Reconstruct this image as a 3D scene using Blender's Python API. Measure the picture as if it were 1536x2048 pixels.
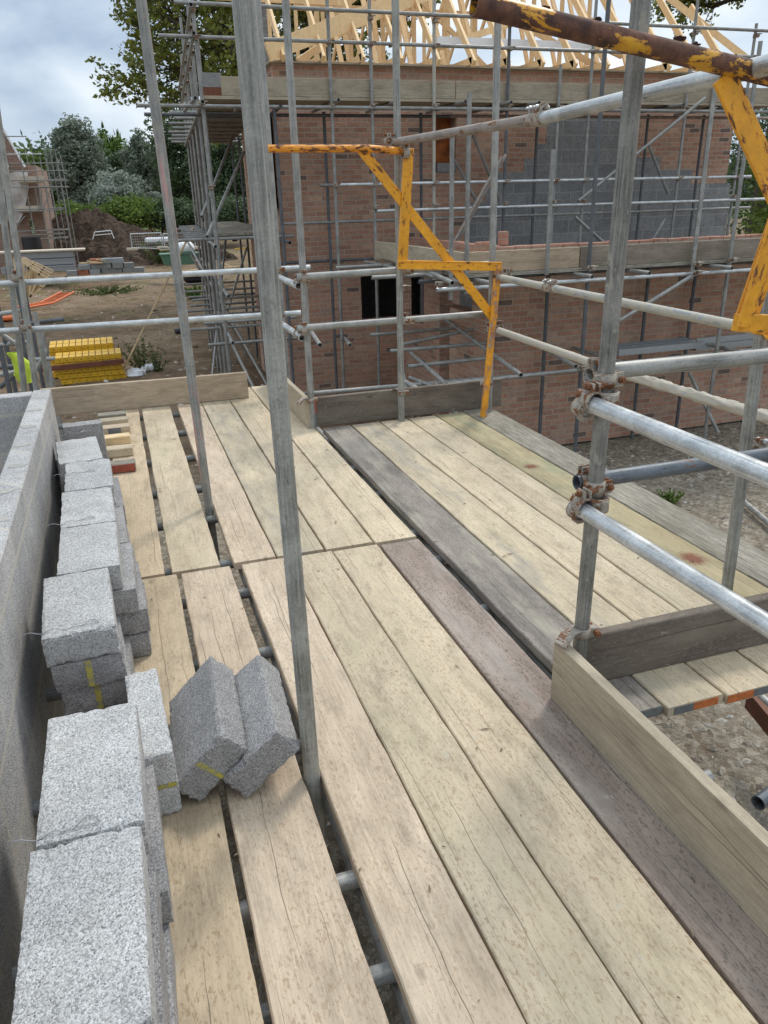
import bpy, math, random
from mathutils import Vector, Matrix, noise
R = math.radians
random.seed(7)
sc = bpy.context.scene
col = sc.collection
for o in list(bpy.data.objects): bpy.data.objects.remove(o)

# ------------------------------------------------------------------ camera
EYE = 3.25                      # eye height above the ground; scaffold deck is 1.6 m below the eye
FPX = 1524.76
_p, _y, _r = .39102, .31762, -.025621
cp, sp, cy, sy, cr, sr = math.cos(_p), math.sin(_p), math.cos(_y), math.sin(_y), math.cos(_r), math.sin(_r)
CF = Vector((sy*cp, cy*cp, -sp)); R0 = Vector((cy, -sy, 0)); U0 = R0.cross(CF)
CR = cr*R0 + sr*U0; CU = -sr*R0 + cr*U0
cd = bpy.data.cameras.new('camera'); cam = bpy.data.objects.new('camera', cd); col.objects.link(cam)
cam.matrix_world = Matrix(((CR.x, CU.x, -CF.x, 0), (CR.y, CU.y, -CF.y, 0), (CR.z, CU.z, -CF.z, EYE), (0, 0, 0, 1)))
cd.sensor_fit = 'HORIZONTAL'; cd.sensor_width = 36; cd.lens = 36*FPX/1536
cd.clip_start = .05; cd.clip_end = 1500
sc.camera = cam

# ------------------------------------------------------------------ world, sun, exposure
SUN_EL, SUN_AZ = 50, 48
w = bpy.data.worlds.new("World"); sc.world = w; w.use_nodes = True
wn, wl = w.node_tree.nodes, w.node_tree.links
wn.clear()
out = wn.new('ShaderNodeOutputWorld'); mixs = wn.new('ShaderNodeMixShader')
bg1 = wn.new('ShaderNodeBackground'); bg2 = wn.new('ShaderNodeBackground')
sky = wn.new('ShaderNodeTexSky'); sky.sky_type = 'NISHITA'; sky.sun_disc = False
sky.sun_elevation = R(SUN_EL); sky.sun_rotation = R(SUN_AZ)
bg1.inputs[1].default_value = .10
tc = wn.new('ShaderNodeTexCoord'); mp = wn.new('ShaderNodeMapping'); mp.inputs['Scale'].default_value = (1, 1, 2.2)
mp.inputs['Location'].default_value = (.35, .1, .2)
n1 = wn.new('ShaderNodeTexNoise'); n1.inputs['Scale'].default_value = 2.6; n1.inputs['Detail'].default_value = 7; n1.inputs['Roughness'].default_value = .5
n1.inputs['Distortion'].default_value = .35
cr1 = wn.new('ShaderNodeValToRGB'); e = cr1.color_ramp.elements
e[0].position = .38; e[0].color = (.36, .45, .58, 1); e[1].position = .62; e[1].color = (.86, .90, .94, 1)
e2 = cr1.color_ramp.elements.new(.5); e2.color = (.58, .67, .77, 1)
wl.new(tc.outputs['Generated'], mp.inputs[0]); wl.new(mp.outputs[0], n1.inputs['Vector'])
wl.new(n1.outputs[0], cr1.inputs[0]); wl.new(cr1.outputs[0], bg2.inputs[0])
sx_ = wn.new('ShaderNodeSeparateXYZ'); wl.new(tc.outputs['Generated'], sx_.inputs[0])
mr = wn.new('ShaderNodeMapRange'); mr.inputs['From Min'].default_value = .25; mr.inputs['From Max'].default_value = .9; mr.inputs['To Min'].default_value = .86; mr.inputs['To Max'].default_value = 1.5
wl.new(sx_.outputs[2], mr.inputs[0]); wl.new(mr.outputs[0], bg2.inputs[1])   # overcast sky: brighter overhead than near the horizon
wl.new(sky.outputs[0], bg1.inputs[0]); mixs.inputs[0].default_value = .9
wl.new(bg1.outputs[0], mixs.inputs[1]); wl.new(bg2.outputs[0], mixs.inputs[2]); wl.new(mixs.outputs[0], out.inputs[0])
sl = bpy.data.lights.new('sun', 'SUN'); sl.energy = 1.5; sl.angle = R(11); sl.color = (1, .95, .88)
so = bpy.data.objects.new('sun', sl); col.objects.link(so)
sd = Vector((math.sin(R(SUN_AZ))*math.cos(R(SUN_EL)), math.cos(R(SUN_AZ))*math.cos(R(SUN_EL)), math.sin(R(SUN_EL))))
so.rotation_euler = sd.to_track_quat('Z', 'Y').to_euler(); so.location = (0, 0, 30)
sc.view_settings.view_transform = 'Standard'; sc.view_settings.look = 'None'
sc.view_settings.exposure = 0.48; sc.view_settings.gamma = 1

# ------------------------------------------------------------------ measuring helpers: a sight line met with a real plane (x, y or height)
EYEV = Vector((0, 0, EYE))
def ray(px, py): return CF + CR*((px-768)/FPX) - CU*((py-1024)/FPX)
def PZ(px, py, z):
    d = ray(px, py); return EYEV + d*((z-EYE)/d.z)
def PY(px, py, y):
    d = ray(px, py); return EYEV + d*(y/d.y)
def PX(px, py, x):
    d = ray(px, py); return EYEV + d*(x/d.x)
DECK = EYE-1.6

# ------------------------------------------------------------------ mesh helpers
class MB:
    def __init__(s): s.v = []; s.f = []; s.sm = []
    def add(s, vs, fs, smooth=False):
        n = len(s.v); s.v += [tuple(v) for v in vs]; s.f += [tuple(i+n for i in f) for f in fs]; s.sm += [smooth]*len(fs)
        return s
    def box(s, x0, x1, y0, y1, z0, z1, M=None):
        vs = [Vector((x, y, z)) for z in (z0, z1) for y in (y0, y1) for x in (x0, x1)]
        if M: vs = [M @ v for v in vs]
        return s.add(vs, [(0, 2, 3, 1), (4, 5, 7, 6), (0, 1, 5, 4), (2, 6, 7, 3), (0, 4, 6, 2), (1, 3, 7, 5)])
    def cbox(s, x0, x1, y0, y1, z0, z1, b=.004, M=None):
        # box with chamfered edges
        vs = []; 
        for X, sx in ((x0, 1), (x1, -1)):
            for Y, s_ in ((y0, 1), (y1, -1)):
                for Z, sz in ((z0, 1), (z1, -1)):
                    vs += [Vector((X, Y+s_*b, Z+sz*b)), Vector((X+sx*b, Y, Z+sz*b)), Vector((X+sx*b, Y+s_*b, Z))]
        if M: vs = [M @ v for v in vs]
        def I(i, j, k, a): return ((i*2+j)*2+k)*3+a
        fs = []
        for i in (0, 1): fs.append([I(i, 0, 0, 0), I(i, 1, 0, 0), I(i, 1, 1, 0), I(i, 0, 1, 0)][::(1 if i else -1)])
        for j in (0, 1): fs.append([I(0, j, 0, 1), I(1, j, 0, 1), I(1, j, 1, 1), I(0, j, 1, 1)][::(-1 if j else 1)])
        for k in (0, 1): fs.append([I(0, 0, k, 2), I(1, 0, k, 2), I(1, 1, k, 2), I(0, 1, k, 2)][::(1 if k else -1)])
        for j in (0, 1):
            for k in (0, 1): fs.append([I(0, j, k, 1), I(1, j, k, 1), I(1, j, k, 2), I(0, j, k, 2)])
        for i in (0, 1):
            for k in (0, 1): fs.append([I(i, 0, k, 0), I(i, 1, k, 0), I(i, 1, k, 2), I(i, 0, k, 2)])
        for i in (0, 1):
            for j in (0, 1): fs.append([I(i, j, 0, 0), I(i, j, 1, 0), I(i, j, 1, 1), I(i, j, 0, 1)])
        for i in (0, 1):
            for j in (0, 1):
                for k in (0, 1): fs.append([I(i, j, k, 0), I(i, j, k, 1), I(i, j, k, 2)])
        return s.add(vs, fs)
    def tube(s, A, B, r, n=16, ri=None, seg=1, rad=None, cap=True):
        # A to B, hollow when ri; rad(t, ang) optional radius change
        A = Vector(A); B = Vector(B); d = (B-A); L = d.length; q = d.to_track_quat('X', 'Z').to_matrix()
        vs = []
        for i in range(seg+1):
            t = i/seg
            for k in range(n):
                a = 2*math.pi*k/n; rr = r + (rad(t, a) if rad else 0)
                vs.append(A + q @ Vector((L*t, math.cos(a)*rr, math.sin(a)*rr)))
        fs = []
        for i in range(seg):
            for k in range(n):
                a, b = i*n+k, i*n+(k+1) % n; fs.append((a, b, b+n, a+n))
        s.add(vs, fs, True)
        if ri:
            for X, sg in ((0, 1), (L, -1)):
                o_ = [A+q @ Vector((X, math.cos(2*math.pi*k/n)*r, math.sin(2*math.pi*k/n)*r)) for k in range(n)]
                i_ = [A+q @ Vector((X, math.cos(2*math.pi*k/n)*ri, math.sin(2*math.pi*k/n)*ri)) for k in range(n)]
                j_ = [A+q @ Vector((X+sg*.12, math.cos(2*math.pi*k/n)*ri, math.sin(2*math.pi*k/n)*ri)) for k in range(n)]
                s.add(o_+i_+j_, [(k, n+k, n+(k+1) % n, (k+1) % n) for k in range(n)]+[(n+k, 2*n+k, 2*n+(k+1) % n, n+(k+1) % n) for k in range(n)]+[tuple(range(2*n, 3*n))])
        elif cap:
            s.add([v for v in vs[:n]], [tuple(range(n))[::-1]]); s.add([v for v in vs[-n:]], [tuple(range(n))])
        return s
    def ring(s, C, ax, r0, r1, wd, n=24, a0=0, a1=360):
        # band about an axis: inner r0, outer r1, width wd
        C = Vector(C); q = Vector(ax).to_track_quat('X', 'Z').to_matrix(); full = (a1-a0) >= 360
        m = n if full else n+1; vs = []
        for k in range(m):
            a = R(a0+(a1-a0)*k/n)
            for (x, rr) in ((-wd/2, r0), (-wd/2, r1), (wd/2, r1), (wd/2, r0)):
                vs.append(C+q @ Vector((x, math.cos(a)*rr, math.sin(a)*rr)))
        fs = []
        for k in range(n):
            a = k*4; b = ((k+1) % m)*4
            for j in range(4): fs.append((a+j, a+(j+1) % 4, b+(j+1) % 4, b+j))
        if not full: fs += [(0, 1, 2, 3), tuple(((m-1)*4+j) for j in (3, 2, 1, 0))]
        return s.add(vs, fs, True)
    def poly(s, pts): return s.add(pts, [tuple(range(len(pts)))])
    def path(s, pts, r, n=6):
        for a, b in zip(pts[:-1], pts[1:]): s.tube(a, b, r, n)
        return s
    def prism(s, outline, y0, y1):
        n = len(outline)
        vs = [(x, y0, z) for x, z in outline]+[(x, y1, z) for x, z in outline]
        return s.add(vs, [tuple(range(n)), tuple(range(2*n-1, n-1, -1))]+[(i, i+n, (i+1) % n+n, (i+1) % n) for i in range(n)])
    def build(s, name, m, parent=None, loc=(0, 0, 0), M=None, auto=True):
        me = bpy.data.meshes.new(name); me.from_pydata(s.v, [], s.f); me.materials.append(m)
        me.polygons.foreach_set('use_smooth', s.sm); me.update()
        o = bpy.data.objects.new(name, me); col.objects.link(o)
        if M is not None: o.matrix_basis = M
        else: o.location = loc
        if parent is not None: o.parent = parent
        return o

def tag(o, label=None, cat=None, group=None, kind=None):
    if label: o['label'] = label
    if cat: o['category'] = cat
    if group: o['group'] = group
    if kind: o['kind'] = kind
    return o
def empty(name, loc, label, cat, group=None):
    o = bpy.data.objects.new(name, None); col.objects.link(o); o.location = loc; o.empty_display_size = .1
    return tag(o, label, cat, group)
def recenter(o, par=None):
    # origin at the mesh's base centre
    me = o.data; xs = [v.co.x for v in me.vertices]; ys = [v.co.y for v in me.vertices]; zs = [v.co.z for v in me.vertices]
    c = Vector(((min(xs)+max(xs))/2, (min(ys)+max(ys))/2, min(zs)))
    me.transform(Matrix.Translation(-c)); o.location = o.location+c
    return o

# ------------------------------------------------------------------ materials
def nm(name):
    m = bpy.data.materials.new(name); m.use_nodes = True; nt = m.node_tree
    b = nt.nodes['Principled BSDF']; return m, nt, b
class G:
    """small node-graph writer"""
    def __init__(s, nt): s.nt = nt; s.t = None
    def n(s, typ, **k):
        x = s.nt.nodes.new(typ)
        for a, b in k.items(): setattr(x, a, b)
        return x
    def l(s, a, b): s.nt.links.new(a, b)
    def co(s, kind='Object'):
        if not s.t: s.t = s.n('ShaderNodeTexCoord')
        return s.t.outputs[kind]
    def mapp(s, vec, scale=(1, 1, 1), loc=(0, 0, 0), rot=(0, 0, 0)):
        m = s.n('ShaderNodeMapping'); m.inputs['Scale'].default_value = scale; m.inputs['Location'].default_value = loc; m.inputs['Rotation'].default_value = rot
        s.l(vec, m.inputs[0]); return m.outputs[0]
    def offs(s, vec, amt=37.):
        # per-object offset so that copies do not repeat
        oi = s.n('ShaderNodeObjectInfo'); mu = s.m('MULTIPLY', oi.outputs['Random'], amt)
        va = s.n('ShaderNodeVectorMath', operation='ADD'); cb = s.n('ShaderNodeCombineXYZ'); s.l(mu, cb.inputs[0]); s.l(mu, cb.inputs[2])
        s.l(vec, va.inputs[0]); s.l(cb.outputs[0], va.inputs[1]); return va.outputs[0]
    def rnd(s): return s.n('ShaderNodeObjectInfo').outputs['Random']
    def noise(s, vec, scale, detail=3, rough=.5, dist=0):
        x = s.n('ShaderNodeTexNoise'); x.inputs['Scale'].default_value = scale; x.inputs['Detail'].default_value = detail
        x.inputs['Roughness'].default_value = rough; x.inputs['Distortion'].default_value = dist; s.l(vec, x.inputs['Vector']); return x.outputs[0]
    def vor(s, vec, scale, feat='F1', out='Distance', rnd=1):
        x = s.n('ShaderNodeTexVoronoi', feature=feat); x.inputs['Scale'].default_value = scale; x.inputs['Randomness'].default_value = rnd
        s.l(vec, x.inputs['Vector']); return x.outputs[out]
    def m(s, op, a, b=None, c=None, clamp=False):
        x = s.n('ShaderNodeMath', operation=op, use_clamp=clamp)
        for i, v in enumerate((a, b, c)):
            if v is None: continue
            if isinstance(v, (int, float)): x.inputs[i].default_value = v
            else: s.l(v, x.inputs[i])
        return x.outputs[0]
    def ramp(s, f, stops, interp='LINEAR'):
        x = s.n('ShaderNodeValToRGB'); e = x.color_ramp.elements; x.color_ramp.interpolation = interp
        while len(e) < len(stops): e.new(.5)
        for el, (p, c) in zip(e, stops):
            el.position = p; el.color = (c, c, c, 1) if isinstance(c, (int, float)) else (*c, 1)
        s.l(f, x.inputs[0]); return x.outputs[0]
    def mix(s, f, a, b, mode='MIX'):
        x = s.n('ShaderNodeMixRGB', blend_type=mode)
        for i, v in enumerate((f, a, b)):
            if isinstance(v, (int, float)): x.inputs[i].default_value = v if i == 0 else (v, v, v, 1)
            elif isinstance(v, tuple): x.inputs[i].default_value = (*v, 1)
            else: s.l(v, x.inputs[i])
        return x.outputs[0]
    def bump(s, h, strength, dist, b):
        x = s.n('ShaderNodeBump'); x.inputs['Strength'].default_value = strength; x.inputs['Distance'].default_value = dist
        s.l(h, x.inputs['Height']); s.l(x.outputs[0], b.inputs['Normal'])
    def sep(s, vec):
        x = s.n('ShaderNodeSeparateXYZ'); s.l(vec, x.inputs[0]); return x.outputs
    def comb(s, a, b, c=0.):
        x = s.n('ShaderNodeCombineXYZ')
        for i, v in enumerate((a, b, c)):
            if isinstance(v, (int, float)): x.inputs[i].default_value = v
            else: s.l(v, x.inputs[i])
        return x.outputs[0]

def wood(name, light, mid, speck, amt=.5, stain=None, stainamt=0, grain=.16, rough=.8, green=0, blotch=None, spots=None):
    """weathered scaffold board; local X runs along the board"""
    m, nt, b = nm(name); g = G(nt); v = g.offs(g.co()); 
    big = g.noise(g.mapp(v, (.9, 3.5, 3.5)), 1.6, 5, .6)
    c = g.mix(g.ramp(big, [(.33, 0), (.68, 1)]), mid, light)
    gr = g.noise(g.mapp(v, (2.2, 42, 42)), 3.0, 5, .65)
    fine = g.noise(g.mapp(v, (5, 190, 190)), 2.0, 3, .6)
    grd = g.ramp(gr, [(.30, 1-grain*2.2), (.62, 1+grain*.3)])
    c = g.mix(1, c, grd, 'MULTIPLY')
    c = g.mix(.30, c, g.ramp(fine, [(.3, .76), (.7, 1.1)]), 'MULTIPLY')
    # worn fleck pattern: short dashes along the grain
    sp = g.noise(g.mapp(v, (48, 112, 112)), 1.15, 4, .72, .5)
    reg = g.noise(g.mapp(v, (1.6, 6, 6), (5, 5, 5)), 1.5, 4, .6)
    spm = g.m('MULTIPLY', g.ramp(sp, [(.54, 0), (.60, .8)]), g.m('MULTIPLY', g.ramp(reg, [(.32, .2), (.52, 1)]), amt), clamp=True)
    c = g.mix(spm, c, speck)
    if blotch:
        bl = g.noise(g.mapp(v, (1.1, 5, 5), (9, 2, 1)), 1.8, 5, .65)
        c = g.mix(g.ramp(bl, [(.5, 0), (.66, .75)]), c, blotch)
    if stain:
        st = g.noise(g.mapp(v, (.8, 2.5, 2.5), (2, 7, 3)), 2.2, 4, .6)
        c = g.mix(g.m('MULTIPLY', g.ramp(st, [(.46, 0), (.62, 1)]), stainamt), c, stain)
    sm = g.noise(g.mapp(v, (2.0, 5, 5), (4, 4, 1)), 2.6, 6, .68, .3)
    c = g.mix(1, c, g.ramp(sm, [(.30, .74), (.52, 1.0), (.72, 1.08)]), 'MULTIPLY')
    scr = g.noise(g.mapp(v, (60, 9, 9), (1, 3, 2), (0, 0, .5)), 1.2, 3, .55); c = g.mix(g.ramp(scr, [(.70, 0), (.74, .28)]), c, tuple(x*.5 for x in mid))
    dirt = g.noise(v, 190, 2, .7)
    c = g.mix(g.ramp(dirt, [(.66, 0), (.72, .5)]), c, tuple(x*.35 for x in mid))
    # a few pale mortar splashes
    ms_ = g.noise(g.mapp(v, (6, 9, 9), (3, 8, 2)), 2.2, 5, .72); c = g.mix(g.ramp(ms_, [(.665, 0), (.70, .55)]), c, (.46, .43, .37))
    # drying cracks along the board
    s3 = g.sep(v); s0 = g.sep(g.co()); rn = g.rnd(); ck = None
    for (qx, qy, rx, ry) in (spots or []):   # spilt red primer soaked into the grain
        dx = g.m('MULTIPLY', g.m('SUBTRACT', s0[0], qx), 1/rx); dy = g.m('MULTIPLY', g.m('SUBTRACT', s0[1], qy), 1/ry)
        dd = g.m('SQRT', g.m('ADD', g.m('MULTIPLY', dx, dx), g.m('MULTIPLY', dy, dy)))
        nn = g.noise(g.mapp(g.co(), (30, 60, 60)), 1.3, 5, .75); dd = g.m('ADD', dd, g.m('MULTIPLY_ADD', nn, 1.5, -.75))
        c = g.mix(g.ramp(dd, [(.45, .88), (1.05, 0)]), c, g.mix(g.ramp(fine, [(.4, 0), (.6, 1)]), (.10, .022, .014), (.24, .075, .04)))
    for i, (k, off) in enumerate(((.17, 0.), (.13, .37), (.09, .71))):
        wob = g.noise(g.comb(g.m('MULTIPLY', s3[0], 1.3), 3.7*i+.5), 1.5, 3, .6)
        y0 = g.m('MULTIPLY_ADD', g.m('FRACT', g.m('ADD', g.m('MULTIPLY', rn, 7.31+i), off)), .18, -.09)
        d = g.m('ABSOLUTE', g.m('SUBTRACT', g.m('MULTIPLY_ADD', wob, .05, -.025), g.m('SUBTRACT', s0[1], y0)))
        ms = g.noise(g.comb(g.m('MULTIPLY', s3[0], .9), g.m('MULTIPLY_ADD', rn, 31., 9.1*i)), 1.3, 2, .5)
        wd = g.m('MULTIPLY', g.ramp(ms, [(.50, 0), (.62, 1)]), .0013)
        cm = g.m('LESS_THAN', d, wd)
        ck = cm if ck is None else g.m('MAXIMUM', ck, cm)
    c = g.mix(g.m('MULTIPLY', ck, .75), c, tuple(x*.22 for x in mid))
    # knots
    kv = g.vor(g.mapp(v, (2.2, 5.2, 5.2)), 1, 'F1', 'Distance', 1)
    c = g.mix(g.ramp(kv, [(.035, .55), (.075, 0)]), c, tuple(x*.42 for x in mid))
    hue = g.n('ShaderNodeHueSaturation'); g.l(c, hue.inputs['Color'])
    g.l(g.m('MULTIPLY_ADD', g.rnd(), .16, .92), hue.inputs['Value'])
    g.l(hue.outputs[0], b.inputs['Base Color'])
    b.inputs['Roughness'].default_value = rough; b.inputs['Specular IOR Level'].default_value = .25
    h = g.m('ADD', g.m('MULTIPLY', gr, .7), g.m('MULTIPLY', fine, .5)); h = g.m('SUBTRACT', h, g.m('MULTIPLY', ck, 2.))
    g.bump(h, .45, .0015, b)
    return m

W_PALE = wood('weathered_pale_board', (.635, .53, .375), (.53, .43, .30), (.34, .235, .14), .95, stain=(.42, .38, .24), stainamt=.25, grain=.07)
W_PINK = wood('weathered_pinkish_board', (.61, .495, .365), (.505, .40, .285), (.33, .225, .14), .85, grain=.1)
W_TAN = wood('weathered_tan_board', (.575, .46, .315), (.475, .375, .25), (.31, .215, .125), .9, grain=.07)
W_BROWN = wood('dark_brown_board', (.36, .29, .235), (.245, .19, .155), (.09, .07, .055), .9, grain=.1, blotch=(.34, .30, .26))
W_GREY = wood('grey_brown_board', (.36, .315, .265), (.20, .175, .15), (.09, .075, .065), .7, grain=.1, blotch=(.36, .33, .26))
W_MIX = wood('greying_pale_board', (.58, .485, .335), (.44, .37, .26), (.29, .22, .145), .7, blotch=(.32, .29, .24), grain=.08)
W_GREEN = wood('algae_stained_board', (.44, .41, .26), (.35, .31, .18), (.21, .17, .09), .35, stain=(.20, .20, .09), stainamt=.7)
_s1 = PZ(1385, 1117, DECK); _s2 = PZ(1062, 933, DECK)
W_OCHRE = wood('ochre_stained_board', (.46, .39, .24), (.38, .31, .18), (.27, .19, .10), .5, stain=(.27, .28, .17), stainamt=.7, grain=.08, spots=[(_s1.y-1.68, 2.36-_s1.x, .085, .065), (_s2.y-1.68, 2.36-_s2.x, .05, .06)])
W_OLD = wood('old_silvered_board', (.41, .37, .30), (.29, .26, .205), (.10, .085, .06), .6, grain=.3, blotch=(.19, .17, .12))
W_TOE = wood('dirty_toe_board', (.19, .155, .12), (.125, .10, .08), (.34, .30, .25), .4, grain=.1, blotch=(.21, .18, .14))
W_TOEL = wood('tan_toe_board', (.50, .395, .28), (.40, .31, .215), (.24, .16, .1), .3, grain=.12)
W_TOEG = wood('sandy_toe_board', (.46, .39, .285), (.37, .31, .22), (.24, .18, .12), .3, grain=.12)
W_DRAB = wood('drab_brown_toe_board', (.29, .245, .19), (.21, .175, .135), (.13, .10, .075), .4, grain=.1)
W_NEW = wood('new_softwood', (.80, .62, .38), (.69, .49, .27), (.47, .29, .14), .15, grain=.15, rough=.6)

def steel(name, base=(.32, .315, .29), dark=(.185, .185, .17), metal=.35, rough=.5, splat=None, splamt=0, rust=0, pink=0, light=None):
    m, nt, b = nm(name); g = G(nt); v = g.offs(g.co(), 23.)
    st = g.noise(g.mapp(v, (2.2, 60, 60)), 2.2, 4, .65)
    bl = g.noise(v, 9, 4, .6); fi = g.noise(v, 140, 3, .6)
    c = g.mix(g.ramp(st, [(.38, 0), (.60, 1)]), dark, base); st2 = g.noise(g.mapp(v, (.7, 130, 130), (2, 1, 1)), 1.6, 3, .6); c = g.mix(g.ramp(st2, [(.60, 0), (.68, .55)]), c, tuple(min(1, x*1.7) for x in base))
    c = g.mix(g.ramp(bl, [(.42, 0), (.62, .55)]), c, light or tuple(min(1, x*1.45) for x in base))
    c = g.mix(.5, c, g.ramp(fi, [(.3, .65), (.7, 1.25)]), 'MULTIPLY')
    dk = g.noise(g.mapp(v, (12, 40, 40)), 2, 3, .6)
    c = g.mix(g.ramp(dk, [(.66, 0), (.72, .6)]), c, tuple(x*.3 for x in dark))
    ro = g.ramp(bl, [(.3, rough-.12), (.7, rough+.15)])
    if splat:
        s_ = g.noise(g.mapp(v, (7, 14, 14)), 2, 5, .7)
        f = g.ramp(s_, [(.62-splamt*.3, 0), (.66-splamt*.28, 1)]); c = g.mix(f, c, g.mix(fi, tuple(x*.7 for x in splat), splat))
        ro = g.mix(f, ro, .9)
    if rust:
        s_ = g.noise(g.mapp(v, (4, 18, 18), (3, 1, 2)), 2, 5, .7)
        f = g.ramp(s_, [(.62-rust*.3, 0), (.68-rust*.28, 1)]); c = g.mix(f, c, g.mix(fi, (.10, .035, .015), (.27, .11, .04)))
    if pink:
        s_ = g.noise(g.mapp(v, (1.1, 9, 9), (1, 4, 2)), 2, 4, .6)
        c = g.mix(g.ramp(s_, [(.60-pink*.2, 0), (.68-pink*.2, .75)]), c, (.52, .29, .26))
    if splat or rust:
        pass
    g.l(c, b.inputs['Base Color']); g.l(ro, b.inputs['Roughness']); b.inputs['Metallic'].default_value = metal
    g.bump(g.m('ADD', g.m('MULTIPLY', fi, .5), bl), .25, .001, b)
    return m
S_GALV = steel('galvanised_steel')
S_BRIGHT = steel('bright_galvanised_steel', (.50, .51, .50), (.34, .355, .35), .5, .38)
S_DULL = steel('dull_grey_steel', (.20, .205, .195), (.12, .125, .125), .2, .6, splat=(.30, .28, .24), splamt=.06)
S_LEGD = steel('dark_streaked_steel', (.23, .22, .195), (.095, .095, .085), .2, .55, splat=(.40, .37, .31), splamt=.14)
S_LEG = steel('weathered_grey_steel', (.31, .305, .27), (.165, .165, .15), .2, .55, splat=(.33, .31, .27), splamt=.1)
S_PINK = steel('grey_steel_with_pink_paint', (.28, .275, .25), (.155, .16, .15), .2, .6, pink=.25, splat=(.36, .33, .28), splamt=.15)
S_MORT = steel('mortar_splashed_steel', (.34, .345, .335), (.22, .225, .22), .3, .5, splat=(.54, .50, .41), splamt=.6)
S_MORT2 = steel('mortar_caked_steel', (.36, .37, .37), (.24, .25, .26), .2, .6, splat=(.54, .49, .40), splamt=.95)
S_RUSTY = steel('rust_washed_steel', (.29, .25, .22), (.17, .14, .12), .15, .65, splat=(.36, .30, .25), splamt=.4, rust=.15)
S_DARKORANGE = steel('dark_steel_with_orange_scuffs', (.13, .145, .16), (.07, .08, .09), .3, .5, rust=.05)
S_FAR = steel('scaffold_tube_grey', (.27, .265, .245), (.15, .15, .14), .3, .5, splat=(.34, .32, .28), splamt=.12)
S_FARD = steel('scaffold_tube_dark', (.115, .12, .125), (.065, .07, .075), .25, .6)
S_COUP = steel('dusty_coupler_steel', (.34, .30, .25), (.20, .165, .13), .15, .75, rust=.35, splat=(.46, .41, .33), splamt=.3)
S_BOLT = steel('rusty_bolt_steel', (.24, .105, .05), (.11, .045, .025), .1, .8, rust=.5)

def rustpaint(name, paint=(.80, .36, .012), amt=.5, dark=(.085, .035, .02), red=(.20, .085, .04), scale=1.):
    m, nt, b = nm(name); g = G(nt); v = g.offs(g.co(), 11.)
    n_ = g.noise(g.mapp(v, (8*scale, 20*scale, 20*scale)), 1.3, 8, .66, .3); fi = g.noise(v, 160, 4, .6); md = g.noise(v, 22, 4, .6)
    f = g.ramp(g.m('MULTIPLY_ADD', fi, .10, g.m('SUBTRACT', n_, .05)), [(amt, 0), (amt+.012, 1)])
    halo = g.ramp(n_, [(amt-.06, 0), (amt, .7)])
    rustc = g.mix(g.ramp(md, [(.35, 0), (.65, 1)]), dark, red); rustc = g.mix(.5, rustc, g.ramp(fi, [(.3, .6), (.7, 1.3)]), 'MULTIPLY')
    pc = g.mix(g.ramp(md, [(.3, 0), (.7, 1)]), tuple(x*.86 for x in paint), paint)
    sp = g.noise(g.mapp(v, (30, 60, 60)), 1.5, 3, .6); pc = g.mix(g.ramp(sp, [(.62, 0), (.70, .8)]), pc, (.30, .10, .02)); pc = g.mix(halo, pc, tuple(x*y for x, y in zip(paint, (.72, .55, .6))))
    gm_ = g.noise(v, 5, 5, .7); pc = g.mix(1, pc, g.ramp(gm_, [(.3, .72), (.65, 1.05)]), 'MULTIPLY')
    g.l(g.mix(f, pc, rustc), b.inputs['Base Color']); g.l(g.mix(f, .42, .85), b.inputs['Roughness'])
    g.bump(g.m('SUBTRACT', g.m('MULTIPLY', fi, .25), f), .6, .0016, b)
    return m
Y_PAINT = rustpaint('yellow_paint_chipped', (.88, .39, .012), .60, scale=1.3)
Y_TUBE = rustpaint('yellow_paint_flaking_tube', (.88, .34, .02), .53, scale=1.6)
Y_RUST = rustpaint('rust_with_yellow_paint_patches', (.82, .43, .03), .455, (.06, .03, .022), (.19, .085, .05), scale=.8)
Y_WHITE = rustpaint('yellow_leg_paint_with_mortar', (.88, .38, .02), .53, (.36, .32, .27), (.36, .13, .05))

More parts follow.
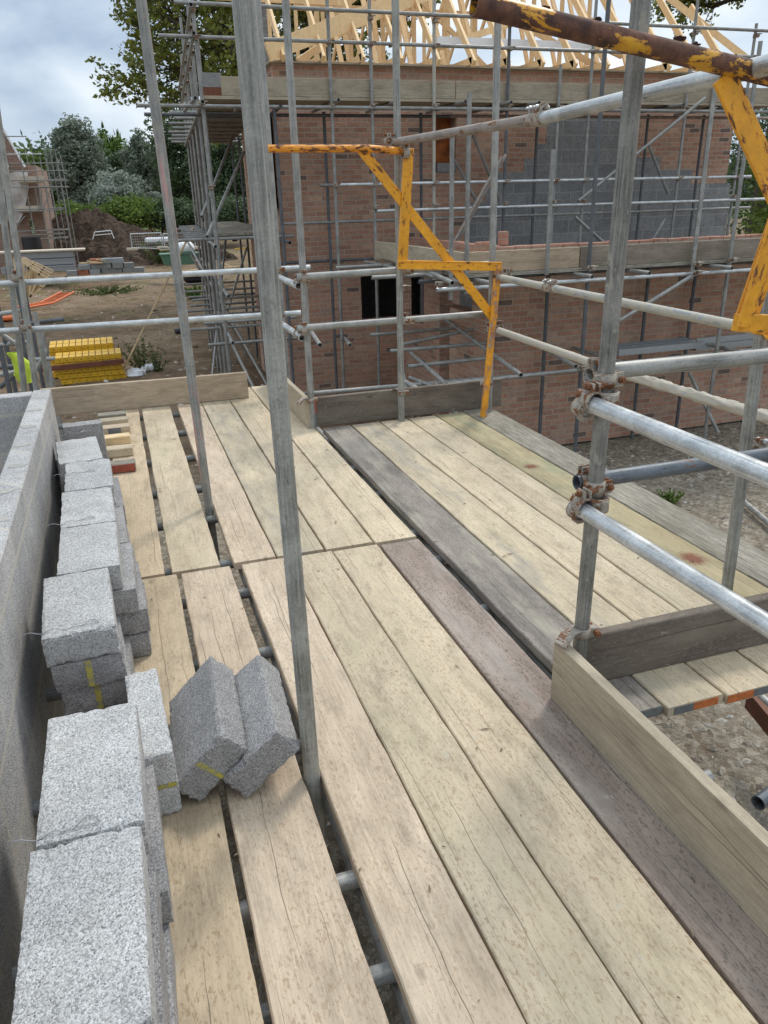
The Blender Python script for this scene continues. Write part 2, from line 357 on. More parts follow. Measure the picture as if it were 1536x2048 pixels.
def blockmat(name, base=(.44, .44, .44), joints=False, scale=1., mort=None, msz=.006):
    m, nt, b = nm(name); g = G(nt); v = g.offs(g.co(), 5.) if not joints else g.co()
    vo = g.vor(v, 320*scale, 'F1', 'Color'); vd = g.vor(v, 320*scale, 'F1', 'Distance'); bw = g.n('ShaderNodeRGBToBW'); g.l(vo, bw.inputs[0])
    c = g.ramp(bw.outputs[0], [(.15, tuple(x*.58 for x in base)), (.5, base), (.85, tuple(min(1, x*1.36) for x in base))])
    pit = g.noise(v, 150*scale, 5, .75); c = g.mix(g.ramp(pit, [(.37, .85), (.43, 0)]), c, tuple(x*.2 for x in base))
    if not joints:
        hv = g.n('ShaderNodeHueSaturation'); g.l(c, hv.inputs['Color']); g.l(g.m('MULTIPLY_ADD', g.rnd(), .22, .86), hv.inputs['Value']); c = hv.outputs[0]
        du = g.noise(v, 11, 5, .7, .6); c = g.mix(g.ramp(du, [(.56, 0), (.72, .45)]), c, (.40, .375, .33))
    bl = g.noise(v, 6, 6, .7); c = g.mix(1, c, g.ramp(bl, [(.3, .80), (.7, 1.1)]), 'MULTIPLY')
    h = g.m('SUBTRACT', g.m('MULTIPLY', pit, 1.5), vd)
    if joints:
        s3 = g.sep(g.co()); u = g.m('ADD', s3[0], s3[1]); bv = g.comb(u, g.m('ADD', s3[2], .112))
        br = g.n('ShaderNodeTexBrick'); br.offset = .5; g.l(bv, br.inputs['Vector'])
        for k, val in (('Scale', 1), ('Mortar Size', msz), ('Mortar Smooth', .4), ('Brick Width', .45), ('Row Height', .225)): br.inputs[k].default_value = val
        br.inputs['Color1'].default_value = (1, 1, 1, 1); br.inputs['Color2'].default_value = (.80, .80, .82, 1); br.inputs['Mortar'].default_value = (.95, .93, .9, 1)
        c = g.mix(1, c, br.outputs['Color'], 'MULTIPLY')
        mt = g.mix(pit, tuple(x*.8 for x in mort), mort); c = g.mix(br.outputs['Fac'], c, mt)
        smear = g.noise(g.mapp(v, (8, 8, 20)), 1.2, 5, .7); c = g.mix(g.m('MULTIPLY', g.ramp(smear, [(.60, 0), (.66, 1)]), .5), c, mt)
    g.l(c, b.inputs['Base Color']); b.inputs['Roughness'].default_value = .95; b.inputs['Specular IOR Level'].default_value = .2
    g.bump(h, .9, .0022, b)
    return m
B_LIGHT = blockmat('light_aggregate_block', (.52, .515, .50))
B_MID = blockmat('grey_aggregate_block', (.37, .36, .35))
B_WALL = blockmat('laid_block_leaf', (.52, .51, .49), True, 1., (.56, .53, .46), .011)
B_HOUSE = blockmat('house_dense_blockwork', (.30, .30, .29), True, .5, (.38, .37, .34), .008)
M_YELMARK, _nt, _b = nm('yellow_marker_paint'); _g = G(_nt); _v = _g.co()
_c = _g.mix(_g.ramp(_g.noise(_v, 160, 3, .7), [(.46, 0), (.54, 1)]), (.27, .26, .17), (.47, .40, .05)); _g.l(_c, _b.inputs['Base Color']); _b.inputs['Roughness'].default_value = .9

def brick(name, c1=(.49, .275, .185), c2=(.365, .20, .138), mort=(.49, .41, .325), dark=True, shade=1.):
    m, nt, b = nm(name); g = G(nt); s3 = g.sep(g.co()); u = g.m('ADD', s3[0], s3[1]); bv = g.comb(u, s3[2])
    wn_ = g.noise(g.co(), 5, 3, .5)
    br = g.n('ShaderNodeTexBrick'); br.offset = .5
    va = g.n('ShaderNodeVectorMath', operation='ADD'); g.l(bv, va.inputs[0]); jit = g.comb(g.m('MULTIPLY_ADD', g.noise(g.co(), 9, 2), .006, -.003), g.m('MULTIPLY_ADD', wn_, .012, -.006)); g.l(jit, va.inputs[1])
    g.l(va.outputs[0], br.inputs['Vector'])
    for k, val in (('Scale', 1), ('Mortar Size', .0085), ('Mortar Smooth', .4), ('Brick Width', .225), ('Row Height', .075), ('Bias', 0)): br.inputs[k].default_value = val
    br.inputs['Color1'].default_value = (0, 0, 0, 1); br.inputs['Color2'].default_value = (1, 1, 1, 1); br.inputs['Mortar'].default_value = (.5, .5, .5, 1)
    bc = g.ramp(br.outputs['Color'], [(0, (.17, .125, .105) if dark else c2), (.018, (.19, .135, .11) if dark else c2), (.028, c2), (.4, tuple((x+y)/2 for x, y in zip(c1, c2))), (.6, c1), (.85, (c1[0]*.8, c1[1]*.95, c1[2]*1.05)), (1, (c1[0]*1.05, c1[1]*1.18, c1[2]*1.2))])
    pat = g.noise(g.co(), 26, 5, .7); bc = g.mix(.7, bc, g.ramp(pat, [(.3, .6), (.7, 1.3)]), 'MULTIPLY')
    fi = g.noise(g.co(), 120, 3, .7)
    bc = g.mix(g.ramp(fi, [(.62, 0), (.7, .35)]), bc, mort)
    c = g.mix(br.outputs['Fac'], bc, g.mix(fi, tuple(x*.7 for x in mort), mort))
    bl = g.noise(g.co(), .9, 4, .6); c = g.mix(1, c, g.ramp(bl, [(.3, .82*shade), (.7, 1.12*shade)]), 'MULTIPLY')
    g.l(c, b.inputs['Base Color']); b.inputs['Roughness'].default_value = .93; b.inputs['Specular IOR Level'].default_value = .2
    g.bump(g.m('ADD', g.m('MULTIPLY', br.outputs['Fac'], -1), g.m('MULTIPLY', fi, .3)), .6, .006, b)
    return m
BRICK = brick('red_facing_brick')
BRICKP = brick('fresh_pink_brick', (.50, .26, .185), (.41, .20, .14), (.42, .34, .26), False)
BRICKF = brick('dusty_brown_brick', (.33, .21, .16), (.27, .165, .125), (.34, .28, .22), False)

def flat(name, c, rough=.8, metal=0, var=.25, scale=20, c2=None):
    m, nt, b = nm(name); g = G(nt); v = g.offs(g.co(), 9.); n_ = g.noise(v, scale, 5, .65)
    cc = g.mix(g.ramp(n_, [(.3, 0), (.7, 1)]), c2 or tuple(x*(1-var) for x in c), c)
    g.l(cc, b.inputs['Base Color']); b.inputs['Roughness'].default_value = rough; b.inputs['Metallic'].default_value = metal
    g.bump(n_, .3, .003, b); return m
M_TIMB = flat('pale_roof_timber', (.90, .62, .32), .65, 0, .2, 14)
M_DARK = flat('dark_interior', (.012, .012, .012), .9)
M_WIRE = flat('stainless_wire', (.42, .42, .42), .35, .8)
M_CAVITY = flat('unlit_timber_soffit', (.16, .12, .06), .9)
M_BLACK = flat('black_plastic', (.015, .015, .017), .4)
M_WHITE = flat('white_membrane', (.80, .81, .82), .5, 0, .08)
M_YELP = flat('yellow_plastic', (.72, .42, .02), .45, 0, .2, 9)
M_ORANGE = flat('orange_plastic', (.75, .16, .03), .5, 0, .25)
M_ORSHEET = flat('orange_sheeting', (.55, .16, .02), .6, 0, .7, 6, (.14, .03, .008))
M_HIVIS = flat('hi_vis_fabric', (.62, .78, .06), .7, 0, .25)
M_GREENSK = flat('green_painted_steel', (.10, .22, .14), .6, 0, .3)
M_LINTEL = flat('galvanised_lintel', (.36, .38, .39), .4, .5, .15, 14)
M_CONC = flat('grey_concrete', (.30, .30, .29), .85, 0, .35, 15)
M_REDP = flat('red_end_paint', (.42, .10, .06), .7, 0, .4, 40)
M_ORP = flat('orange_end_paint', (.62, .17, .04), .7, 0, .5, 40)
M_GREYP = flat('grey_end_paint', (.16, .17, .17), .6, 0, .4, 40)
M_RUSTB = flat('red_oxide_beam', (.20, .07, .035), .7, 0, .4, 12)
M_CREAM = flat('cream_board', (.62, .54, .42), .7, 0, .2)
M_PLASTIC = flat('clear_sheeting', (.55, .50, .46), .35, 0, .3, 5)
M_BARK = flat('bark', (.085, .07, .05), .95, 0, .5, 8)
M_BARK2 = flat('dark_bark', (.035, .03, .024), .95, 0, .5, 8)
M_FLAKE = flat('rust_flake', (.055, .022, .014), .95, 0, .5, 60)
M_BLUE = flat('blue_bottle_top', (.03, .07, .35), .5)
M_STAIN = flat('dried_red_paint', (.16, .035, .02), .8, 0, .6, 30)
M_BRICKRED = flat('loose_red_brick', (.42, .15, .09), .9, 0, .35, 25)

def leafmat(name, a, b_):
    m, nt, b = nm(name); g = G(nt)
    at = g.n('ShaderNodeAttribute'); at.attribute_name = 'tone'
    n_ = g.noise(g.co(), 1.1, 3, .6)
    f = g.m('ADD', g.m('MULTIPLY', at.outputs['Fac'], .75), g.m('MULTIPLY', n_, .3), clamp=True)
    g.l(g.mix(f, a, b_), b.inputs['Base Color']); b.inputs['Roughness'].default_value = .65
    b.inputs['Specular IOR Level'].default_value = .25
    tr = g.n('ShaderNodeBsdfTranslucent'); g.l(g.mix(f, a, b_), tr.inputs[0])
    ms = g.n('ShaderNodeMixShader'); ms.inputs[0].default_value = .3
    g.l(b.outputs[0], ms.inputs[1]); g.l(tr.outputs[0], ms.inputs[2]); g.l(ms.outputs[0], nt.nodes['Material Output'].inputs[0])
    return m
L_OAK = leafmat('oak_leaves', (.08, .11, .02), (.30, .32, .07))
L_WILLOW = leafmat('willow_leaves', (.11, .14, .10), (.31, .35, .27))
L_DARK = leafmat('dark_leaves', (.035, .06, .035), (.14, .19, .085))
L_BRIGHT = leafmat('bright_leaves', (.03, .07, .012), (.16, .25, .045))
L_SILVER = leafmat('silver_leaves', (.15, .18, .14), (.40, .44, .37))
L_HEDGE = leafmat('hedge_leaves', (.05, .085, .018), (.20, .28, .06))
L_WEED = leafmat('weed_leaves', (.05, .07, .02), (.17, .20, .07))

# ------------------------------------------------------------------ the ground
def groundmat():
    m, nt, b = nm('site_dirt_and_gravel'); g = G(nt); v = g.co()
    big = g.noise(v, .22, 6, .62, .5); mid = g.noise(v, 1.6, 6, .65); fi = g.noise(v, 9, 6, .7); st = g.vor(v, 26, 'F1', 'Color'); bw = g.n('ShaderNodeRGBToBW'); g.l(st, bw.inputs[0])
    dirt = g.mix(g.ramp(mid, [(.33, 0), (.66, 1)]), (.125, .083, .05), (.285, .20, .125))
    sand = g.mix(g.ramp(big, [(.47, 0), (.62, .7)]), dirt, (.33, .25, .165))
    s3 = g.sep(v)
    # stone-strewn ground beside the garage and under the scaffold
    near = g.m('MULTIPLY', g.ramp(g.m('MULTIPLY', s3[1], .1), [(.88, 1), (1., 0)]), 1)
    grav = g.mix(g.ramp(bw.outputs[0], [(.1, 0), (.9, 1)]), (.20, .165, .12), (.42, .37, .29))
    c = g.mix(g.m('MULTIPLY', near, g.ramp(fi, [(.3, .35), (.55, 1)])), sand, grav)
    # grass scraps in the yard beyond
    gm = g.m('MULTIPLY', g.ramp(g.noise(v, .35, 5, .7), [(.54, 0), (.62, 1)]), g.ramp(g.m('MULTIPLY', s3[1], .01), [(.2, 0), (.3, 1)]))
    c = g.mix(g.m('MULTIPLY', gm, .75), c, g.mix(fi, (.09, .10, .03), (.20, .19, .07)))
    far = g.ramp(g.m('MULTIPLY', s3[1], .005), [(.36, 0), (.42, 1)])
    c = g.mix(far, c, (.10, .13, .045))
    c = g.mix(.6, c, g.ramp(fi, [(.3, .6), (.7, 1.3)]), 'MULTIPLY')
    g.l(c, b.inputs['Base Color']); b.inputs['Roughness'].default_value = .97; b.inputs['Specular IOR Level'].default_value = .15
    g.bump(g.m('ADD', g.m('ADD', fi, mid), g.m('MULTIPLY', bw.outputs[0], .35)), .9, .09, b)
    return m
def gz(x, y):
    k = min(1, max(0, (y-9)/6)) if x < 3 else 0
    return .16*k*noise.noise(Vector((x*.35, y*.35, 0))) + .05*k*noise.noise(Vector((x*1.7, y*1.7, 3))) - .03
xs = sorted(set([-400, -200, -120, -80, -50] + [-36+i*.45 for i in range(150)] + [40, 60, 90, 140, 220, 400]))
ys = sorted(set([-60, -20, -5] + [i*.35 for i in range(0, 130)] + [46+i*1.5 for i in range(44)] + [125, 160, 220, 300, 450, 700]))
gv = [(x, y, gz(x, y)) for y in ys for x in xs]; nx = len(xs)
gf = [(j*nx+i, j*nx+i+1, (j+1)*nx+i+1, (j+1)*nx+i) for j in range(len(ys)-1) for i in range(nx-1)]
mb = MB(); mb.add(gv, gf, True); tag(mb.build('ground', groundmat()), kind='structure')

def stones(name, n, area, smin, smax, mat, seed, label):
    rg = random.Random(seed); mb = MB()
    fs = [(0, 1, 2), (0, 2, 3), (0, 3, 4), (0, 4, 1), (5, 2, 1), (5, 3, 2), (5, 4, 3), (5, 1, 4)]
    for _ in range(n):
        x, y = area(rg); s = smin+(smax-smin)*rg.random()**3; a = rg.random()*6.3; z = gz(x, y)
        ca, sa = math.cos(a), math.sin(a); ex, ey, ez = s*(.7+rg.random()*.9), s*(.5+rg.random()*.5), s*(.3+rg.random()*.4)
        pts = [(0, 0, ez), (ex, 0, .1*ez), (0, ey, .2*ez), (-ex*.8, 0, 0), (0, -ey*.9, .1*ez), (0, 0, -ez)]
        pts = [(x+(px*ca-py*sa)*(1+.3*(rg.random()-.5)), y+(px*sa+py*ca)*(1+.3*(rg.random()-.5)), z+pz) for px, py, pz in pts]
        mb.add(pts, fs)
    m_, nt, b = nm(name+'_material'); g = G(nt)
    gg = g.n('ShaderNodeNewGeometry')
    c = g.ramp(gg.outputs['Random Per Island'], mat); c = g.mix(.5, c, g.ramp(g.noise(g.co(), 40, 3, .6), [(.3, .6), (.7, 1.25)]), 'MULTIPLY')
    g.l(c, b.inputs['Base Color']); b.inputs['Roughness'].default_value = .95
    tag(mb.build(name, m_), label, 'stones', kind='stuff')
GR = [(0, (.15, .12, .09)), (.4, (.25, .215, .165)), (.8, (.35, .315, .255)), (.96, (.46, .43, .38)), (1, (.34, .23, .16))]
stones('gravel', 17000, lambda r: (r.uniform(1.6, 9.5), r.uniform(.3, 8.7)), .006, .042, GR, 3, 'loose stones and gravel below the right side of the scaffold')
stones('rubble', 2600, lambda r: (r.uniform(-.4, 1.9), r.uniform(-.3, 8)), .008, .045, GR, 4, 'small rubble on the ground under the scaffold boards')
stones('yard_rubble', 4500, lambda r: (r.uniform(-6, 5.5), 9.5+36*r.random()**1.6), .012, .085, [(0, (.12, .08, .05)), (.5, (.27, .20, .13)), (.9, (.42, .36, .28)), (1, (.55, .52, .47))], 5, 'scattered stones and clods over the brown yard')

# ------------------------------------------------------------------ boards
def board_mesh(L, Wd, T, seed, wob=.0042, taper=0.):
    """local X along length 0..L, Y across, top at z=0; wavy worn edges, chamfered"""
    rg = random.Random(seed); n = max(6, int(L/.05)); ph = rg.random()*50; c = .004
    prof = [(-.5, -c/T*1.0), (-.5+c/Wd, 0), (.5-c/Wd, 0), (.5, -c/T*1.0), (.5, -1), (-.5, -1)]
    vs = []
    for i in range(n+1):
        x = L*i/n; e = min(1, min(i, n-i)/1.0)
        wl_ = wob*noise.noise(Vector((x*2.3+ph, 0, 0)))*1.2 + wob*.7*noise.noise(Vector((x*11+ph, 5, 0)))
        wr_ = wob*noise.noise(Vector((x*2.1+ph, 9, 0)))*1.2 + wob*.7*noise.noise(Vector((x*12+ph, 15, 0)))
        zz = .002*noise.noise(Vector((x*1.2+ph, 3, 3)))
        for (py, pz) in prof:
            vs.append((x, py*Wd + (wl_ if py < 0 else wr_), pz*T+zz*(1 if pz > -.5 else 1)))
    m = len(prof); fs = []
    for i in range(n):
        for k in range(m):
            a, b = i*m+k, i*m+(k+1) % m; fs.append((a, a+m, b+m, b))
    fs.append(tuple(range(m))); fs.append(tuple(n*m+k for k in range(m-1, -1, -1)))
    return MB().add(vs, fs)
_bs = [0]
def deck_board(x0, x1, y0, y1, mat, label, z=DECK, T=.038, slant=0., endpaint=None, group=None):
    """board lying on the scaffold, running away from the camera (along Y)"""
    _bs[0] += 1; mb = board_mesh(y1-y0, x1-x0, T, _bs[0])
    ang = math.pi/2 + slant
    o = mb.build('scaffold_board', mat, None, M=Matrix.Translation((( x0+x1)/2, y0, z)) @ Matrix.Rotation(ang, 4, 'Z'))
    tag(o, label, 'board', group or 'boards of the scaffold deck')
    hoop = MB(); hoop.box(.0, .02, -(x1-x0)/2-.0015, (x1-x0)/2+.0015, -T-.001, .0012) if False else None
    if endpaint:
        e_ = MB(); w2 = (x1-x0)/2
        for (a, b_, mm) in endpaint:
            q = MB(); q.box(-.0025, 0.0, -w2+a*(x1-x0), -w2+b_*(x1-x0), -T+.004, -.005); q.build('end_band', mm, o)
    return o
g1 = 'boards of the scaffold deck'
# near run
deck_board(-.165, .068, -.6, 3.33, W_TAN, 'tan board under the loose grey blocks, leftmost of the near run')
deck_board(.088, .316, -.6, 3.325, W_PINK, 'pinkish pale board carrying the two leaning blocks, second from the left in the near run')
deck_board(.370, .586, -.6, 3.32, W_PINK, 'pale board just right of the nearest tall pole, near run')
deck_board(.592, .812, -.6, 3.31, W_PALE, 'yellowish pale flecked board, second to the right of the nearest pole, near run')
deck_board(.818, 1.044, -.6, 3.30, W_PALE, 'pale board with a long crack, left neighbour of the dark brown board')
deck_board(1.056, 1.262, -.6, 3.285, W_BROWN, 'dark brown board beside the nearest toe board')
# far run
deck_board(-.20, .018, 3.36, 6.62, W_TAN, 'tan board with short timber offcuts at its far end')
deck_board(.048, .275, 3.355, 6.62, W_PALE, 'pale board between two wide gaps, left of the thin leaning pole with pink paint')
deck_board(.340, .540, 3.35, 6.62, W_PINK, 'pinkish board just right of the pole with pink paint, far run')
deck_board(.548, .782, 3.345, 6.62, W_MIX, 'greyish pale board in the middle of the far run')
deck_board(.792, 1.035, 3.335, 7.05, W_PALE, 'pale board with a branching crack and knots, far run')
deck_board(1.045, 1.262, 3.32, 7.05, W_PALE, 'pale board at the right edge of the far run beside the corner toe boards')
# right hand bay
deck_board(1.315, 1.535, 1.72, 5.43, W_GREY, 'dark grey stained board along the long gap in the deck', endpaint=[(0, 1, M_GREYP)])
deck_board(1.545, 1.768, 1.70, 5.43, W_MIX, 'mottled board right of the dark grey board', endpaint=[(.1, .55, M_ORP), (.55, .9, M_GREYP)])
deck_board(1.778, 1.998, 1.69, 5.43, W_PALE, 'clean pale board in the middle of the right bay', endpaint=[(0, .5, M_GREYP), (.5, 1, M_ORP)])
deck_board(2.008, 2.232, 1.68, 5.43, W_PALE, 'pale board between the middle board and the ochre one in the right bay', endpaint=[(0, 1, M_ORP)])
deck_board(2.242, 2.478, 1.68, 5.43, W_OCHRE, 'ochre and green stained board with dark red paint spill')
deck_board(2.488, 2.735, 1.95, 5.60, W_OLD, 'old silvery board at the outer edge of the right bay')
def edge_board(A, B, h, T, mat, label, z0, side=1, name='toe_board', ends=None):
    """board standing on edge from A to B (x, y), bottom at z0"""
    A = Vector((A[0], A[1], 0)); B = Vector((B[0], B[1], 0)); d = B-A; L = d.length; _bs[0] += 1
    mb = board_mesh(L, h, T, _bs[0]*3, .0025)
    # local: X along, Y up, thickness along -Z -> rotate
    ang = math.atan2(d.y, d.x)
    M = Matrix.Translation((A.x, A.y, z0+h/2)) @ Matrix.Rotation(ang, 4, 'Z') @ Matrix.Rotation(R(90), 4, 'X')
    o = mb.build(name, mat, None, M=M)
    return tag(o, label, 'toe board', 'toe boards round the scaffold deck')
t = edge_board((1.243, -.6), (1.243, 1.89), .225, .038, W_TOEG, 'sandy toe board on edge beside the dark brown board, nearest the camera', DECK+.002)
edge_board((1.33, 1.905), (3.4, 1.885), .2, .038, W_TOE, 'dark dirty toe board crossing the right bay behind the coupler with a rusty nut', DECK+.002)
edge_board((-.72, 6.68), (.955, 6.62), .225, .038, W_TOEL, 'tan toe board across the far left end of the deck', DECK+.002)
t = edge_board((1.245, 5.47), (1.235, 7.05), .225, .038, W_TOEG, 'pale toe board running away from the inner corner of the deck', DECK+.002)
edge_board((1.275, 5.475), (2.83, 5.475), .225, .038, W_TOE, 'dark toe board across the far end of the right bay', DECK+.002)
q = MB(); q.box(-.0, .004, -.0425, -.002, DECK+.10, DECK+.22); q.box(0, .004, 0, .001, DECK, DECK)
# painted end of the corner toe board
e1 = MB(); e1.box(-.0435, -.0005, -.003, 0, .11, .22); o = e1.build('end_band', M_REDP, t, M=t.matrix_basis.inverted() @ Matrix.Translation((1.284, 5.47, DECK)))
e1 = MB(); e1.box(-.0435, -.0005, -.003, 0, .004, .11); o = e1.build('end_band', M_GREYP, t, M=t.matrix_basis.inverted() @ Matrix.Translation((1.284, 5.47, DECK)))

# ------------------------------------------------------------------ the scaffold the camera stands on
RT = .02415
SC = empty('scaffold', (1.3, 3, 0), 'near tube scaffold of grey steel poles and rails holding up the timber deck', 'scaffold')
def part_tube(root, name, A, B, mat, r=RT, n=20, label=None, ri=True, seg=1, rad=None):
    A = Vector(A); B = Vector(B); d = B-A; L = d.length
    mb = MB(); mb.tube((0, 0, 0), (L, 0, 0), r, n, ri=r*.84 if ri else None, seg=seg, rad=rad)
    M = Matrix.Translation(A-root.location) @ d.to_track_quat('X', 'Z').to_matrix().to_4x4()
    o = mb.build(name, mat, root, M=M)
    if label: o['label'] = label
    return o
def vtube(root, name, base, up_px, ztop, mat, zbot=0., label=None, y=None, r=RT, n=20):
    """near-vertical pole through a point and a sighted point higher up in the same plane y"""
    base = Vector(base)
    if up_px: u = PY(up_px[0], up_px[1], base.y); k = (u-base)/(u.z-base.z)
    else: k = Vector((0, 0, 1))
    A = base + k*(zbot-base.z); B = base+k*(ztop-base.z)
    return part_tube(root, name, A, B, mat, r, n, label)
def coupler(root, P, a1, a2, off=.05, mat=S_COUP, bmat=S_BOLT, s=1., face=None):
    """right-angle coupler: two hinged bands back to back, each with a bolt and nut"""
    P = Vector(P); a1 = Vector(a1).normalized(); a2 = Vector(a2).normalized(); nrm = a1.cross(a2).normalized()
    if face is not None and nrm.dot(Vector(face)) < 0: nrm = -nrm
    r = RT*s
    mb = MB(); C1 = Vector((0, 0, 0)); C2 = nrm*(2*r+.006)
    for C, ax, tn in ((C1, a1, a2), (C2, a2, a1)):
        mb.ring(C, ax, r+.0005, r+.0065, .044*s, 26)
        f = C + tn*(r+.012)
        # folded flanges that take the bolt
        q_ = Matrix((ax, tn, ax.cross(tn))).transposed().to_4x4()
        mb.cbox(-.022*s, .022*s, r, r+.030*s, -.013*s, -.006*s, .0015, Matrix.Translation(C) @ q_)
        mb.cbox(-.022*s, .022*s, r, r+.030*s, .006*s, .013*s, .0015, Matrix.Translation(C) @ q_)
        mb.cbox(-.018*s, .018*s, -r-.012*s, -r, -.012*s, .012*s, .002, Matrix.Translation(C) @ q_)
    mid = nrm*(r+.003); q_ = Matrix((a1, a2, nrm)).transposed().to_4x4(); q_.translation = mid
    mb.cbox(-.02*s, .02*s, -.02*s, .02*s, -.006, .006, .002, q_)
    o = mb.build('coupler', mat, root, P-root.location)
    bb = MB()
    for C, ax, tn in ((C1, a1, a2), (C2, a2, a1)):
        bd = ax.cross(tn); f = C+tn*(r+.019*s)
        bb.tube(f-bd*.030*s, f+bd*.046*s, .0055*s, 8)
        bb.tube(f+bd*.013*s, f+bd*.026*s, .0125*s, 6); bb.tube(f+bd*.026*s, f+bd*.031*s, .0095*s, 10)
        bb.tube(f-bd*.024*s, f-bd*.013*s, .0105*s, 6)
    bb.build('bolt', bmat, o)
    return o
def sleeve(root, A, B, t, mat=S_COUP):
    """sleeve coupler joining two tubes end to end"""
    A = Vector(A); B = Vector(B); d = (B-A).normalized(); C = A.lerp(B, t); up = Vector((0, 0, 1)); up = (up-d*up.dot(d)).normalized(); sd_ = d.cross(up)
    mb = MB(); mb.tube(-d*.06, d*.06, RT+.006, 22)
    q_ = Matrix((d, sd_, up)).transposed().to_4x4()
    for s_ in (-1, 1): mb.cbox(-.06, .06, -.004 + s_*.012, .004 + s_*.012, RT, RT+.030, .0015, q_)
    o = mb.build('sleeve_coupler', mat, root, C-root.location)
    bb = MB()
    for x in (-.032, .032):
        f = d*x+up*(RT+.018); bb.tube(f-sd_*.035, f+sd_*.04, .0055, 8); bb.tube(f+sd_*.017, f+sd_*.028, .011, 6); bb.tube(f-sd_*.027, f-sd_*.017, .011, 6)
    bb.build('bolt', S_BRIGHT, o)
X, Yv, Zv = Vector((1, 0, 0)), Vector((0, 1, 0)), Vector((0, 0, 1))
H1, H2, H3 = EYE-.55, EYE-.91, EYE+.3
# standards
S1 = PZ(610, 1555, DECK); S1 = Vector((.343, 1.80, DECK))
vtube(SC, 'standard', S1, (496, 100), EYE+1.2, S_LEG, label='thickest looking upright pole, streaked grey, standing beside the two leaning blocks', n=32)
vtube(SC, 'standard', (.312, 4.13, DECK), (290, 60), EYE+2.2, S_PINK, label='slim upright pole with faded pink paint at the left')
P2 = PZ(622, 793, DECK+.24); vtube(SC, 'standard', P2, (572, 20), EYE+2.4, S_GALV, label='upright pole behind the inner corner of the toe boards')
P3 = PZ(803, 842, DECK); vtube(SC, 'standard', P3, (791, 30), EYE+2.4, S_LEG, zbot=DECK+.001, label='upright pole standing in front of the dark far toe board')
P5 = Vector((2.665, 5.36, DECK)); vtube(SC, 'standard', P5, (996, 30), EYE+2.4, S_GALV, label='upright pole behind the zigzag yellow frame')
P6 = Vector((1.325, 1.93, DECK+.225)); P6 = PZ(1163, 1262, DECK+.25); vtube(SC, 'standard', P6, (1281, 20), EYE+1.2, S_LEGD, label='large upright pole at the right with stacked rusty couplers', n=32)
P7 = PZ(1453, 1182, DECK); vtube(SC, 'standard', P7, (1528, 620), EYE+.6, S_LEG, zbot=DECK-.3, label='upright pole at the right edge behind the dark toe board', n=24)
P8 = PY(574, 750, 6.72); vtube(SC, 'standard', P8, (545, 380), EYE+2., S_GALV, label='upright pole mostly hidden behind the thickest pole')
P9 = PY(48, 772, 6.80); vtube(SC, 'standard', P9, (0, 376), EYE+.9, S_LEG, label='outer of the two poles at the far left edge')
P10 = PY(72, 772, 6.66); vtube(SC, 'standard', P10, (2, 280), EYE+1.2, S_LEG, label='inner of the two poles at the far left edge')
# guard rails across the far left end
A, B = PY(-30, 569.5, 6.735), PY(620, 535, 6.735); part_tube(SC, 'guardrail', A, B, S_BRIGHT, label='upper rail across the far left end')
A, B = PY(-30, 664.5, 6.735), PY(601, 626, 6.735); part_tube(SC, 'guardrail', A, B, S_BRIGHT, label='lower rail across the far left end')
for px, py in ((30, 556), (48, 655)): coupler(SC, PY(px, py, 6.66), Zv, X, face=Yv)
for py in (540, 632): coupler(SC, PY(557, py, 6.72)+Vector((0, .0, 0)), Zv, X, face=Yv)
# rails running back from the corner pole
A, B = PX(597, 572, 1.215), Vector((1.25, 7.0, H1-.03)); part_tube(SC, 'guardrail', A, B, S_BRIGHT, label='upper of two rails pointing its open end at the camera')
A, B = PX(604, 676, 1.215), Vector((1.25, 7.0, H2-.04)); part_tube(SC, 'guardrail', A, B, S_BRIGHT, label='lower of two rails pointing its open end at the camera')
for py in (556, 660): 
    q_ = PY(608, py, P2.y-.055); coupler(SC, q_, X, Zv, face=Yv, mat=S_COUP)
    coupler(SC, q_+Vector((-.02, .12, -.04)), Yv, Zv, face=X)
# rails across, corner pole to yellow frame
A, B = PY(593, 554.5, P2.y-.055), PY(985, 528, P2.y-.1); part_tube(SC, 'guardrail', A, B, S_GALV, label='upper rail behind the yellow frame')
A, B = PY(594, 657, P2.y-.055), PY(975, 627, P2.y-.1); part_tube(SC, 'guardrail', A, B, S_GALV, label='lower rail behind the yellow frame')
coupler(SC, PY(807, 541, P2.y-.05), X, Zv, face=-Yv); coupler(SC, PY(809, 640, P2.y-.05), X, Zv, face=-Yv)
# outer rails of the right bay, coming towards the camera
A, B = PX(1004, 556, 2.65), PX(1500, 663, 2.62)+Vector((0, -1.6, 0)); part_tube(SC, 'guardrail', A, B, S_MORT, label='upper outer rail with mortar splashes', n=24)
sleeve(SC, A, B, .17)
A, B = PX(998, 661, 2.65), PX(1184, 728, 2.64)
def lump(k0):
    def f(t_, a): 
        v = noise.noise(Vector((t_*26*k0, math.cos(a)*1.2, math.sin(a)*1.2)))
        w_ = noise.noise(Vector((t_*90*k0, math.cos(a)*2, math.sin(a)*2)))
        return max(0, (v+.25)*.012 + w_*.006)*(1 if math.sin(a) > -.6 else .5)
    return f
part_tube(SC, 'guardrail', A, B+Vector((0, -.35, -.0)), S_MORT2, label='lower outer rail, far half, lightly splashed', n=24, seg=60, rad=lambda t_, a: max(0, noise.noise(Vector((t_*30, math.cos(a), math.sin(a))))*.004))
B2 = B+Vector((0, -.3, 0)); C2_ = PX(1536, 829, 2.63)+Vector((0, -1.3, 0))
part_tube(SC, 'guardrail', B2+Vector((0, .25, 0)), C2_, S_MORT2, label='lower outer rail thickly caked with mortar', n=28, seg=160, rad=lump(1.4))
coupler(SC, PX(985, 657, 2.66)+Vector((0, .0, 0)), Zv, Yv, face=X); coupler(SC, PX(1000, 553, 2.66), Zv, Yv, face=X)
